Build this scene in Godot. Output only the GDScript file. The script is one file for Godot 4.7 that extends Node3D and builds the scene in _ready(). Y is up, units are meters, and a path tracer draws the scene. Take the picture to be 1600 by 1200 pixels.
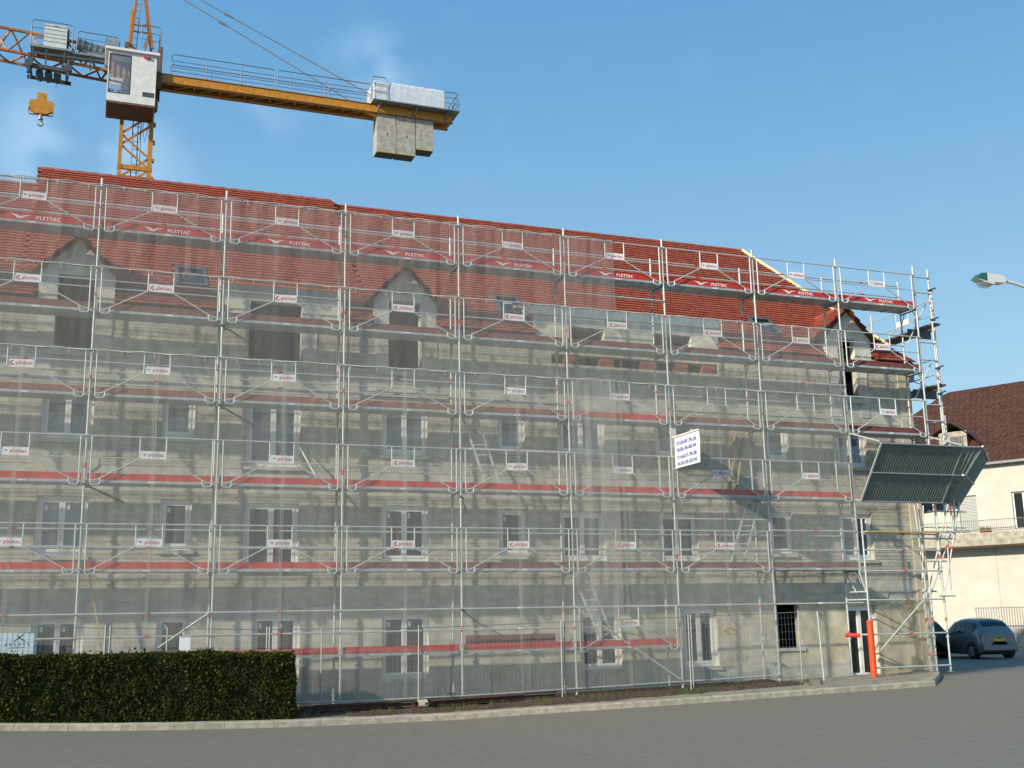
extends Node3D

# ---------------------------------------------------------------- mesh builder
class MB:
	var v := PackedVector3Array()
	var n := PackedVector3Array()
	var c := PackedColorArray()
	var uv := PackedVector2Array()
	var col := Color(1, 1, 1)
	var surfaces := []          # finished [arrays, material]

	func tri(a: Vector3, b: Vector3, d: Vector3) -> void:
		var nn := (b - a).cross(d - a)
		if nn.length_squared() < 1e-16:
			return
		nn = nn.normalized()
		tri_n(a, b, d, nn, nn, nn)

	func tri_n(a: Vector3, b: Vector3, d: Vector3, na: Vector3, nb: Vector3, nd: Vector3) -> void:
		v.push_back(a); v.push_back(d); v.push_back(b)
		n.push_back(na); n.push_back(nd); n.push_back(nb)
		for i in 3:
			c.push_back(col)
		uv.push_back(Vector2(a.x, a.y)); uv.push_back(Vector2(d.x, d.y)); uv.push_back(Vector2(b.x, b.y))

	func quad(a: Vector3, b: Vector3, d: Vector3, e: Vector3) -> void:
		tri(a, b, d)
		tri(a, d, e)

	func box(lo: Vector3, hi: Vector3, t := Transform3D()) -> void:
		var p := []
		for i in 8:
			p.append(t * Vector3(hi.x if i & 1 else lo.x, hi.y if i & 2 else lo.y, hi.z if i & 4 else lo.z))
		quad(p[4], p[5], p[7], p[6])
		quad(p[1], p[0], p[2], p[3])
		quad(p[5], p[1], p[3], p[7])
		quad(p[0], p[4], p[6], p[2])
		quad(p[6], p[7], p[3], p[2])
		quad(p[0], p[1], p[5], p[4])

	# box with its long edges chamfered by k
	func cbox(lo: Vector3, hi: Vector3, k: float, t := Transform3D()) -> void:
		var ring := [Vector2(lo.x + k, lo.y), Vector2(hi.x - k, lo.y), Vector2(hi.x, lo.y + k), Vector2(hi.x, hi.y - k), Vector2(hi.x - k, hi.y), Vector2(lo.x + k, hi.y), Vector2(lo.x, hi.y - k), Vector2(lo.x, lo.y + k)]
		prism(ring, lo.z, hi.z, t)

	# polygon (counter-clockwise in x,y) pushed from z0 to z1
	func prism(ring: Array, z0: float, z1: float, t := Transform3D()) -> void:
		var pk := PackedVector2Array(ring)
		var ix := Geometry2D.triangulate_polygon(pk)
		for i in range(0, ix.size(), 3):
			var a := pk[ix[i]]
			var b := pk[ix[i + 1]]
			var d := pk[ix[i + 2]]
			if (b - a).cross(d - a) < 0.0:
				var s := b
				b = d
				d = s
			tri(t * Vector3(a.x, a.y, z1), t * Vector3(b.x, b.y, z1), t * Vector3(d.x, d.y, z1))
			tri(t * Vector3(a.x, a.y, z0), t * Vector3(d.x, d.y, z0), t * Vector3(b.x, b.y, z0))
		for i in ring.size():
			var p: Vector2 = ring[i]
			var q: Vector2 = ring[(i + 1) % ring.size()]
			quad(t * Vector3(p.x, p.y, z1), t * Vector3(p.x, p.y, z0), t * Vector3(q.x, q.y, z0), t * Vector3(q.x, q.y, z1))

	func tube(a: Vector3, b: Vector3, r: float, seg := 7, r2 := -1.0, caps := true) -> void:
		if r2 < 0.0:
			r2 = r
		var d := (b - a)
		if d.length() < 1e-6:
			return
		d = d.normalized()
		var s := d.cross(Vector3.UP if absf(d.y) < 0.9 else Vector3.RIGHT).normalized()
		var w := d.cross(s)
		for i in seg:
			var t0 := TAU * i / seg
			var t1 := TAU * (i + 1) / seg
			var n0 := s * cos(t0) + w * sin(t0)
			var n1 := s * cos(t1) + w * sin(t1)
			tri_n(a + n0 * r, a + n1 * r, b + n1 * r2, n0, n1, n1)
			tri_n(a + n0 * r, b + n1 * r2, b + n0 * r2, n0, n1, n0)
			if caps:
				tri(b, b + n0 * r2, b + n1 * r2)
				tri(a, a + n1 * r, a + n0 * r)

	func path(p: Array, r: float, seg := 6) -> void:
		var m := p.size()
		var rings := []
		var nors := []
		var up := Vector3.UP
		for i in m:
			var d: Vector3 = (p[mini(i + 1, m - 1)] - p[maxi(i - 1, 0)]).normalized()
			if i == 0:
				up = Vector3.UP if absf(d.y) < 0.9 else Vector3.RIGHT
			var s := d.cross(up).normalized()
			up = s.cross(d).normalized()
			var ra := []
			var na := []
			for k in seg:
				var t := TAU * k / seg
				var nn := s * cos(t) + up * sin(t)
				na.append(nn)
				ra.append(p[i] + nn * r)
			rings.append(ra)
			nors.append(na)
		for i in m - 1:
			for k in seg:
				var l := (k + 1) % seg
				tri_n(rings[i][k], rings[i + 1][k], rings[i + 1][l], nors[i][k], nors[i + 1][k], nors[i + 1][l])
				tri_n(rings[i][k], rings[i + 1][l], rings[i][l], nors[i][k], nors[i + 1][l], nors[i][l])

	func bar(a: Vector3, b: Vector3, w: float, h: float) -> void:   # square section
		var d := (b - a)
		var l := d.length()
		d = d.normalized()
		var s := d.cross(Vector3.UP if absf(d.y) < 0.95 else Vector3.RIGHT).normalized()
		var u := s.cross(d)
		box(Vector3(-w / 2, -h / 2, 0), Vector3(w / 2, h / 2, l), Transform3D(Basis(s, u, d) if s.cross(u).dot(d) > 0 else Basis(-s, u, d), a))

	# lettering: fitted into a box of that width and height whose lower left corner is at t's origin
	func text(s: String, w: float, h: float, t: Transform3D, bold := true, depth := 0.002, spacing := 0) -> void:
		var f := SystemFont.new()
		f.font_names = PackedStringArray(["Droid Sans"])
		f.font_weight = 700 if bold else 400
		var tm := TextMesh.new()
		var fv := FontVariation.new()
		fv.base_font = f
		fv.spacing_glyph = spacing
		tm.font = fv
		tm.text = s
		tm.font_size = 32
		tm.pixel_size = 0.01
		tm.curve_step = 3.0
		tm.depth = 0.01
		var bb := tm.get_aabb()
		if bb.size.x <= 0.0:
			return
		for k in tm.get_surface_count():
			var a := tm.surface_get_arrays(k)
			var vv: PackedVector3Array = a[Mesh.ARRAY_VERTEX]
			var ii: PackedInt32Array = a[Mesh.ARRAY_INDEX]
			var q := PackedVector3Array()
			for p in vv:
				q.push_back(t * Vector3((p.x - bb.position.x) / bb.size.x * w, (p.y - bb.position.y) / bb.size.y * h, (p.z - bb.position.z) / bb.size.z * depth))
			for i in range(0, ii.size(), 3):
				tri(q[ii[i]], q[ii[i + 2]], q[ii[i + 1]])

	func cut(m: Material) -> void:      # ends a surface
		if v.size() == 0:
			return
		var a := []
		a.resize(Mesh.ARRAY_MAX)
		a[Mesh.ARRAY_VERTEX] = v
		a[Mesh.ARRAY_NORMAL] = n
		a[Mesh.ARRAY_COLOR] = c
		a[Mesh.ARRAY_TEX_UV] = uv
		surfaces.append([a, m])
		v = PackedVector3Array(); n = PackedVector3Array(); c = PackedColorArray(); uv = PackedVector2Array()

	func mesh(m: Material) -> ArrayMesh:
		cut(m)
		var am := ArrayMesh.new()
		for s in surfaces:
			am.add_surface_from_arrays(Mesh.PRIMITIVE_TRIANGLES, s[0])
			am.surface_set_material(am.get_surface_count() - 1, s[1])
		return am

var M := {}
var rng := RandomNumberGenerator.new()
const WZ := -1.05                    # face of the facade
var XS := [-6.0, -2.95, 0.0, 2.907, 5.891, 8.918, 11.958, 14.998, 17.982, 20.913, 23.811]   # outer standards
const LEVELS := [11.3, 9.3, 7.3, 5.3, 3.3, 1.3]

# ---------------------------------------------------------------- nodes and metas
func put(called: String, mesh: Mesh, parent: Node = self, at := Vector3.ZERO) -> MeshInstance3D:
	var o := MeshInstance3D.new()
	o.mesh = mesh
	o.position = at
	name_in(o, called, parent)
	return o

func name_in(o: Node3D, called: String, parent: Node) -> void:
	var nm := called
	var k := 0
	while parent.has_node(nm):
		k += 1
		nm = "%s_%03d" % [called, k]
	o.name = nm
	parent.add_child(o, true)

var counters := {}
func part(called: String, mesh: Mesh, parent: Node, at := Vector3.ZERO) -> MeshInstance3D:
	var o := MeshInstance3D.new()
	o.mesh = mesh
	o.position = at
	var key := str(parent.get_instance_id()) + called
	var k: int = counters.get(key, 0)
	counters[key] = k + 1
	o.name = called if k == 0 else "%s_%03d" % [called, k]
	parent.add_child(o, true)
	return o

func thing(called: String, label: String, category: String, at := Vector3.ZERO, group := "") -> Node3D:
	var o := Node3D.new()
	name_in(o, called, self)
	o.position = at
	tag(o, label, category, group)
	return o

func tag(o: Node, label: String, category: String, group := "") -> Node:
	o.set_meta("label", label)
	o.set_meta("category", category)
	if group:
		o.set_meta("group", group)
	return o

func kind(o: Node, k: String) -> Node:
	o.set_meta("kind", k)
	return o

# ---------------------------------------------------------------- materials
func lin(r: float, g: float, b: float) -> Color:
	return Color(r, g, b).linear_to_srgb()

func noise_tex(seed_: int, freq: float, lo: Color, hi: Color, size := 512, octaves := 5, mid := 0.5) -> NoiseTexture2D:
	var f := FastNoiseLite.new()
	f.seed = seed_
	f.frequency = freq
	f.noise_type = FastNoiseLite.TYPE_SIMPLEX_SMOOTH
	f.fractal_octaves = octaves
	f.fractal_gain = 0.55
	var g := Gradient.new()
	g.set_color(0, lo)
	g.set_color(1, hi)
	g.add_point(mid, lo.lerp(hi, 0.5))
	var t := NoiseTexture2D.new()
	t.width = size
	t.height = size
	t.seamless = true
	t.noise = f
	t.color_ramp = g
	return t

# a stained, grained surface: c is the linear base colour, var_ how far tone wanders, scale metres per texture
func mat(called: String, c: Color, rough := 0.8, metal := 0.0, var_ := 0.0, scale := 2.0, seed_ := 1, vertex := false, relief := 0.0, freq := 0.008) -> StandardMaterial3D:
	var m := StandardMaterial3D.new()
	m.resource_name = called
	m.albedo_color = lin(c.r, c.g, c.b)
	m.roughness = rough
	m.metallic = metal
	m.vertex_color_use_as_albedo = vertex
	if var_ > 0.0:
		var a := 1.0 - var_
		m.albedo_color = lin(minf(1.0, c.r * (1 + var_ * 0.4)), minf(1.0, c.g * (1 + var_ * 0.4)), minf(1.0, c.b * (1 + var_ * 0.4)))
		m.albedo_texture = noise_tex(seed_, freq, lin(a * a, a * a * 0.985, a * a * 0.96), Color(1, 1, 1))
		m.uv1_triplanar = true
		m.uv1_world_triplanar = true
		m.uv1_scale = Vector3.ONE / scale
	if relief > 0.0:
		m.heightmap_enabled = true
		m.heightmap_texture = noise_tex(seed_ + 50, 0.03, Color.BLACK, Color.WHITE, 512, 5)
		m.heightmap_scale = relief
	M[called] = m
	return m

func materials() -> void:
	mat("galvanised", Color(0.58, 0.62, 0.605), 0.45, 0.25, 0.16, 0.9, 3)
	mat("galvanised_dark", Color(0.30, 0.35, 0.36), 0.5, 0.3, 0.25, 0.9, 4)
	mat("post_zinc", Color(0.40, 0.43, 0.42), 0.5, 0.2, 0.2, 0.8, 61)
	mat("deck_steel", Color(0.46, 0.50, 0.49), 0.5, 0.2, 0.2, 1.3, 5)
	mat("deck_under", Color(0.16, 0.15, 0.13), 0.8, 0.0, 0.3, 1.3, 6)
	mat("red_board", Color(0.60, 0.035, 0.022), 0.55, 0.0, 0.18, 1.1, 7)
	mat("maroon_board", Color(0.22, 0.065, 0.05), 0.7, 0.0, 0.35, 0.9, 8)
	mat("pink_board", Color(0.33, 0.12, 0.085), 0.75, 0.0, 0.35, 0.9, 9)
	mat("tape_red", Color(0.7, 0.05, 0.03), 0.5)
	mat("tape_blue", Color(0.08, 0.2, 0.45), 0.5)
	mat("white_plate", Color(0.78, 0.79, 0.8), 0.45)
	mat("white_print", Color(0.8, 0.8, 0.8), 0.5)
	mat("red_print", Color(0.5, 0.02, 0.02), 0.5)
	mat("dark_print", Color(0.12, 0.05, 0.05), 0.5)
	mat("concrete", Color(0.58, 0.56, 0.495), 0.92, 0.0, 0.24, 2.7, 10, true, 0.5)
	mat("concrete_smooth", Color(0.59, 0.575, 0.52), 0.9, 0.0, 0.26, 3.4, 11, true, 0.3)
	mat("lightened_render", Color(0.68, 0.66, 0.60), 0.9, 0.0, 0.22, 2.4, 44, true, 0.3)  # dormer render, colour made paler to offset the deck shade over it
	mat("block", Color(0.57, 0.55, 0.485), 0.95, 0.0, 0.22, 1.7, 12, true, 0.6)
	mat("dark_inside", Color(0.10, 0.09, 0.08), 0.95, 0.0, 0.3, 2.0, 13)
	mat("tile", Color(0.37, 0.082, 0.040), 0.85, 0.0, 0.2, 1.6, 14, true, 0.0)
	mat("tile_bed", Color(0.12, 0.03, 0.015), 0.95)
	mat("pvc", Color(0.82, 0.815, 0.78), 0.4)
	mat("fascia_white", Color(0.84, 0.84, 0.82), 0.6, 0.0, 0.15, 1.5, 15)
	mat("timber_yellow", Color(0.62, 0.43, 0.14), 0.75, 0.0, 0.25, 0.5, 16)
	mat("timber_pale", Color(0.80, 0.68, 0.34), 0.75, 0.0, 0.2, 0.5, 62)
	mat("timber", Color(0.42, 0.32, 0.19), 0.8, 0.0, 0.3, 0.5, 17)
	mat("crane_yellow", Color(0.60, 0.26, 0.022), 0.5, 0.0, 0.22, 1.0, 18)
	mat("crane_orange", Color(0.48, 0.17, 0.03), 0.6, 0.0, 0.35, 0.8, 19)
	mat("crane_white", Color(0.78, 0.78, 0.76), 0.4, 0.0, 0.1, 1.5, 20)
	mat("crane_brown", Color(0.17, 0.09, 0.05), 0.7, 0.0, 0.3, 1.0, 21)
	mat("cable_steel", Color(0.32, 0.31, 0.27), 0.55, 0.3)
	mat("dark_steel", Color(0.09, 0.11, 0.12), 0.55, 0.3, 0.2, 1.0, 22)
	mat("ballast", Color(0.46, 0.44, 0.39), 0.92, 0.0, 0.25, 1.2, 23, false, 0.4)
	mat("ballast_paint", Color(0.45, 0.34, 0.04), 0.8)
	mat("foil", Color(0.80, 0.82, 0.84), 0.35, 0.25, 0.12, 1.0, 24)
	M.foil.heightmap_enabled = true
	M.foil.heightmap_texture = noise_tex(99, 0.02, Color.BLACK, Color.WHITE, 512, 3)
	M.foil.heightmap_scale = 0.5
	mat("cabinet", Color(0.66, 0.70, 0.68), 0.5, 0.0, 0.12, 1.2, 25)
	mat("asphalt", Color(0.200, 0.186, 0.152), 0.95, 0.0, 0.10, 4.5, 26, false, 0.6, 0.03)
	mat("pavement", Color(0.34, 0.31, 0.25), 0.93, 0.0, 0.3, 2.5, 27, false, 0.4)
	mat("kerb_concrete", Color(0.50, 0.455, 0.36), 0.92, 0.0, 0.28, 1.3, 28, true, 0.4)
	mat("soil", Color(0.115, 0.072, 0.045), 1.0, 0.0, 0.5, 1.6, 29, false, 3.0, 0.02)
	mat("rust", Color(0.115, 0.045, 0.03), 0.85, 0.0, 0.4, 0.8, 30)
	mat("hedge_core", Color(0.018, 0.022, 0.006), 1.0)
	mat("leaf", Color(1, 1, 1), 0.9, 0.0, 0.0, 1.0, 1, true)
	M.leaf.metallic_specular = 0.2
	M.leaf.backlight_enabled = true
	M.leaf.backlight = Color(0.25, 0.3, 0.1)
	mat("orange_plastic", Color(0.80, 0.075, 0.012), 0.45, 0.0, 0.12, 0.8, 31)
	mat("fan_sheet", Color(0.215, 0.285, 0.285), 0.5, 0.15, 0.35, 0.7, 32)
	mat("banner_cloth", Color(0.80, 0.78, 0.80), 0.7)
	mat("blue_print", Color(0.06, 0.13, 0.48), 0.7)
	mat("cream_wall", Color(0.60, 0.58, 0.52), 0.9, 0.0, 0.12, 4.0, 33)
	mat("slab_concrete", Color(0.50, 0.47, 0.39), 0.9, 0.0, 0.4, 1.5, 34)
	mat("brown_tile", Color(0.12, 0.052, 0.034), 0.9, 0.0, 0.3, 1.2, 35, true)
	mat("shutter", Color(0.45, 0.46, 0.44), 0.6)
	mat("car_paint", Color(0.175, 0.185, 0.195), 0.35, 0.35)
	M.car_paint.clearcoat_enabled = true
	M.car_paint.clearcoat = 0.8
	M.car_paint.clearcoat_roughness = 0.06
	mat("dark_paint", Color(0.03, 0.033, 0.036), 0.35, 0.2)
	mat("rubber", Color(0.018, 0.018, 0.018), 0.9)
	mat("alloy", Color(0.35, 0.36, 0.37), 0.4, 0.6)
	mat("car_glass", Color(0.015, 0.02, 0.02), 0.06)
	mat("tail_red", Color(0.45, 0.02, 0.02), 0.25)
	mat("plate_yellow", Color(0.75, 0.42, 0.03), 0.5)
	mat("lamp_white", Color(0.72, 0.73, 0.70), 0.45)
	mat("lamp_green", Color(0.03, 0.12, 0.10), 0.5)
	mat("fence_wire", Color(0.20, 0.24, 0.22), 0.5, 0.3)
	mat("tarp_dark", Color(0.10, 0.10, 0.10), 0.6, 0.0, 0.3, 0.6, 36)
	mat("brick_red", Color(0.36, 0.10, 0.05), 0.9, 0.0, 0.2, 0.5, 37)
	mat("skylight_frame", Color(0.11, 0.125, 0.135), 0.45, 0.2)
	mat("sign_blue", Color(0.50, 0.62, 0.68), 0.5)
	mat("weed", Color(0.09, 0.14, 0.03), 0.8)
	mat("zinc", Color(0.33, 0.34, 0.33), 0.55, 0.2, 0.2, 1.0, 38)
	mat("cord_white", Color(0.62, 0.60, 0.53), 0.9)
	mat("metal_rail", Color(0.20, 0.21, 0.21), 0.5, 0.4)
	var gl := StandardMaterial3D.new()
	gl.resource_name = "pane_glass"
	gl.transparency = BaseMaterial3D.TRANSPARENCY_ALPHA
	gl.albedo_color = Color(0.62, 0.68, 0.72, 0.14)
	gl.roughness = 0.03
	gl.metallic = 0.25
	gl.metallic_specular = 0.7
	M["glass"] = gl
	var gd: StandardMaterial3D = gl.duplicate()  # darker copy: dim reflections of the lower panes put into the colour
	gd.resource_name = "pane_glass_dim_reflection"
	gd.albedo_color = Color(0.42, 0.46, 0.48, 0.14)
	gd.metallic = 0.05
	M["glass_dim_reflection"] = gd
	M["net"] = net_mat("net", Color(0.62, 0.61, 0.57), 0.18, 71)
	M["net_red"] = net_mat("net_upper", Color(0.50, 0.46, 0.435), 0.20, 72, 0.5)
	M["net_hem"] = net_mat("net_hem", Color(0.42, 0.46, 0.41), 0.38, 73)
	M["net_tan"] = net_mat("net_tan", Color(0.36, 0.31, 0.22), 0.26, 74)

func net_mat(called: String, c: Color, a: float, seed_: int, strong := 0.25) -> StandardMaterial3D:
	var m := StandardMaterial3D.new()
	m.resource_name = called
	m.transparency = BaseMaterial3D.TRANSPARENCY_ALPHA
	var s := lin(c.r, c.g, c.b)
	m.albedo_color = Color(s.r, s.g, s.b, a)
	m.roughness = 0.9
	m.backlight_enabled = true
	m.backlight = Color(0.85, 0.85, 0.85)
	# how densely the mesh hangs: fine creases that run down the cloth and slow patches
	var f := FastNoiseLite.new()
	f.seed = seed_
	f.noise_type = FastNoiseLite.TYPE_SIMPLEX_SMOOTH
	f.frequency = 0.02
	f.fractal_octaves = 4
	var im := Image.create(512, 512, false, Image.FORMAT_RGBA8)
	for y in 512:
		for x in 512:
			var slow := f.get_noise_2d(x * 0.5, y * 0.2) * 0.10
			var crease := f.get_noise_2d(x * 2.6 + y * 0.22, y * 0.18 + 300.0)
			crease = maxf(0.0, crease - 0.12) * strong
			var weave := 0.03 * (float((x + y) % 4 < 2) - 0.5)
			im.set_pixel(x, y, Color(1, 1, 1, clampf(0.80 + slow + crease + weave, 0.0, 1.0)))
	m.albedo_texture = ImageTexture.create_from_image(im)
	m.uv1_scale = Vector3(0.27, 0.24, 1)
	m.cull_mode = BaseMaterial3D.CULL_DISABLED
	return m

# ---------------------------------------------------------------- ground level
func h(x: float) -> float:
	x = clampf(x, -5.0, 24.0)
	return -0.13 + (0.0025 * (x - 8) * (x - 8) if x < 8.0 else 0.02 * (x - 8))

func kerb_z(x: float) -> float:
	var px := [-60.0, -8.0, -1.3, 1.3, 4.0, 7.1, 10.3, 12.4, 15.9, 21.2]
	var pz := [1.9, 1.95, 2.1, 2.33, 2.38, 2.25, 2.32, 2.52, 2.57, 2.58]
	for i in px.size() - 1:
		if x < px[i + 1]:
			return lerpf(pz[i], pz[i + 1], clampf((x - px[i]) / (px[i + 1] - px[i]), 0, 1))
	return 2.58

const KERB_END := [Vector2(20.7, 2.5), Vector2(21.25, 2.22), Vector2(21.75, 1.75), Vector2(22.35, 1.15), Vector2(22.95, 0.5), Vector2(23.55, -0.15), Vector2(24.05, -0.85), Vector2(24.3, -1.75), Vector2(24.4, -2.75), Vector2(24.4, -3.75), Vector2(24.4, -4.75)]
func pave_z(x: float) -> float:
	if x <= 20.0:
		return kerb_z(x) - 0.18
	var a := Vector2(20.0, 2.58)
	for q in KERB_END:
		if x <= q.x:
			return lerpf(a.y, q.y, (x - a.x) / (q.x - a.x)) - 0.16
		a = q
	return a.y

# ---------------------------------------------------------------- scene
func _ready() -> void:
	rng.seed = 7
	var cam := Camera3D.new()
	cam.name = "camera"
	cam.position = Vector3(0.136, 2.01, 26.955)
	cam.rotation = Vector3(0.20754, -0.36254, -0.01917)
	cam.fov = 37.805
	cam.near = 0.1
	cam.far = 900.0
	add_child(cam)
	cam.current = true
	var env := Environment.new()
	env.background_mode = Environment.BG_SKY
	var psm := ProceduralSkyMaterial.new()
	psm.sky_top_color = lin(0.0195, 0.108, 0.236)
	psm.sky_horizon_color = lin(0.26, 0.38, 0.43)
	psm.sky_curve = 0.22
	psm.sun_angle_max = 60.0      # hazy glow round the sun, widened to add fill on the facade
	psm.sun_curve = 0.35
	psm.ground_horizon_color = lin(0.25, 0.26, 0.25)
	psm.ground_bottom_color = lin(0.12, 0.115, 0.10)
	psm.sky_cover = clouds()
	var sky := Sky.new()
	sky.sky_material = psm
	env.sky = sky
	env.tonemap_mode = Environment.TONE_MAPPER_LINEAR
	env.tonemap_exposure = 2.55
	env.sdfgi_enabled = true
	env.ssao_enabled = true
	env.ssil_enabled = true
	var we := WorldEnvironment.new()
	we.name = "world_environment"
	we.environment = env
	add_child(we)
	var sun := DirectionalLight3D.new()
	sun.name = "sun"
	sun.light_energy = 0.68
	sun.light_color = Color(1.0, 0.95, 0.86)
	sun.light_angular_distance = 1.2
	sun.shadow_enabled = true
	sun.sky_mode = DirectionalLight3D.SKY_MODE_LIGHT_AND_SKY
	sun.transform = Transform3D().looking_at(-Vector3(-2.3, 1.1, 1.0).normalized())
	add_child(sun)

	materials()
	ground()
	building()
	neighbour_house()
	crane()
	scaffolding()
	gable_scaffold()
	nets()
	fan()
	banner()
	site_things()
	fences()
	hedge()
	cars()
	street_lamp()

func clouds() -> ImageTexture:
	var im := Image.create(1024, 512, false, Image.FORMAT_RGBA8)
	var f := FastNoiseLite.new()
	f.seed = 12
	f.frequency = 0.9
	f.fractal_octaves = 5
	f.noise_type = FastNoiseLite.TYPE_SIMPLEX_SMOOTH
	var wisps := [[Vector3(0.215, 0.468, -0.86), 0.030, 0.85], [Vector3(0.195, 0.452, -0.87), 0.03, 0.5], [Vector3(-0.03, 0.385, -0.925), 0.07, 0.7], [Vector3(0.0, 0.36, -0.93), 0.05, 0.5], [Vector3(0.12, 0.425, -0.9), 0.022, 0.35], [Vector3(-0.5, 0.35, -0.8), 0.1, 0.6], [Vector3(0.9, 0.3, 0.4), 0.12, 0.6], [Vector3(-0.3, 0.3, 0.9), 0.12, 0.6]]
	for y in 512:
		var e := PI * (0.5 - (y + 0.5) / 512.0)
		for x in 1024:
			if e < 0.03 or e > 1.2:
				im.set_pixel(x, y, Color(1, 1, 1, 0))
				continue
			var az := (x + 0.5) / 1024.0 * TAU
			var d := Vector3(sin(az) * cos(e), sin(e), -cos(az) * cos(e))
			var nse := f.get_noise_3d(d.x * 16.0 + 3.0, d.y * 22.0, d.z * 16.0) * 0.5 + 0.5
			var a := 0.0
			for w in wisps:
				var q: Vector3 = w[0]
				q = q.normalized()
				var dd := (d - q)
				dd.y *= 1.4
				a += w[2] * exp(-dd.length_squared() / (w[1] * w[1])) * smoothstep(0.30, 0.75, nse)
			a += 0.05 * smoothstep(0.45, 0.8, nse)
			im.set_pixel(x, y, Color(1, 1, 0.98, clampf(a * 0.10, 0, 0.2)))
	return ImageTexture.create_from_image(im)

# ---------------------------------------------------------------- ground
func ground() -> void:
	var xs := [-400.0, -120.0, -40.0]
	var x := -8.0
	while x < 26.0:
		xs.append(x)
		x += 1.0
	xs.append_array([60.0, 140.0, 400.0])
	var zs := [-400.0, -60.0, -20.0, 0.0, 2.0, 4.0, 8.0, 14.0, 24.0, 40.0, 200.0]
	var m := MB.new()
	for i in xs.size() - 1:
		for j in zs.size() - 1:
			m.quad(Vector3(xs[i], h(xs[i]), zs[j + 1]), Vector3(xs[i + 1], h(xs[i + 1]), zs[j + 1]), Vector3(xs[i + 1], h(xs[i + 1]), zs[j]), Vector3(xs[i], h(xs[i]), zs[j]))
	kind(put("road", m.mesh(M.asphalt)), "structure")
	# pavement behind the kerb
	m = MB.new()
	x = -60.0
	while x < 24.0:
		var x1 := minf(x + 1.0, 24.0)
		if x < -8.0:
			x1 = x + 13.0
		var z0 := pave_z(x)
		var z1 := pave_z(x1)
		m.quad(Vector3(x, h(x) + 0.12, z0), Vector3(x1, h(x1) + 0.12, z1), Vector3(x1, h(x1) + 0.12, -14), Vector3(x, h(x) + 0.12, -14))
		x = x1
	kind(put("pavement", m.mesh(M.pavement)), "structure")
	# bare soil under the scaffold
	m = MB.new()
	var f := FastNoiseLite.new()
	f.seed = 3
	f.frequency = 0.45
	var nx := 170
	var nz := 18
	var pts := []
	for i in nx + 1:
		var row := []
		var xx := -8.0 + 26.2 * i / nx
		for j in nz + 1:
			var front := 1.75 + 0.25 * f.get_noise_2d(xx * 2.0, 40.0) - (maxf(0.0, xx - 12.0) * 0.13)
			var zz := lerpf(front, -1.02, float(j) / nz)
			var edge := minf(float(j) / 3.0, 1.0)
			var yy := h(xx) + 0.105 + edge * (0.07 + 0.05 * f.get_noise_2d(xx * 3.0, zz * 3.0) + 0.03 * f.get_noise_2d(xx * 11.0, zz * 11.0))
			row.append(Vector3(xx, yy, zz))
		pts.append(row)
	for i in nx:
		for j in nz:
			m.quad(pts[i][j], pts[i + 1][j], pts[i + 1][j + 1], pts[i][j + 1])
	kind(put("soil", m.mesh(M.soil)), "structure")
	# kerb of single stones
	var kerb := Node3D.new()
	kerb.name = "kerb"
	kind(kerb, "structure")
	add_child(kerb)
	x = -8.0
	while x < 20.1:
		kerb_stone(kerb, Vector3(x, h(x), kerb_z(x)), Vector3(x + 0.994, h(x + 0.994), kerb_z(x + 0.994)))
		x += 1.0
	var a := Vector3(20.0, h(20), 2.58)
	for q in KERB_END:
		var b := Vector3(q.x, h(q.x), q.y)
		kerb_stone(kerb, a, b.lerp(a, 0.006))
		a = b
	# little weeds
	m = MB.new()
	for i in 130:
		var wx := rng.randf_range(4.6, 19.0)
		var wz := rng.randf_range(0.3, 1.7 - maxf(0, wx - 12) * 0.13)
		if rng.randf() < 0.55:
			wx = [8.3, 11.9, 12.6, 14.6, 18.2, 10.7][rng.randi() % 6] + rng.randfn(0, 0.25)
		for k in 5:
			var d := Vector3(rng.randf_range(-0.08, 0.08), rng.randf_range(0.05, 0.17), rng.randf_range(-0.08, 0.08))
			var p := Vector3(wx + rng.randf_range(-0.05, 0.05), h(wx) + 0.13, wz)
			m.col = Color(1, 1, 1) * rng.randf_range(0.6, 1.2)
			m.tri(p + Vector3(-0.012, 0, 0), p + Vector3(0.012, 0, 0), p + d)
	tag(kind(put("weeds", m.mesh(M.weed)), "stuff"), "sparse green weeds sprouting from the soil strip behind the kerb", "weeds")

func kerb_stone(kerb: Node3D, a: Vector3, b: Vector3) -> void:
	var m := MB.new()
	m.col = Color(1, 1, 1) * rng.randf_range(0.85, 1.1)
	var d := b - a
	var l := d.length()
	d = d.normalized()
	var side := d.cross(Vector3.UP).normalized()      # towards the road
	var t := Transform3D(Basis(side, Vector3.UP, -d), a)
	m.prism([Vector2(-0.2, -0.2), Vector2(0.0, -0.2), Vector2(0.0, 0.11), Vector2(-0.025, 0.135), Vector2(-0.2, 0.138)], -l, 0.0, t)
	part("kerb_stone", m.mesh(M.kerb_concrete), kerb)

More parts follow.
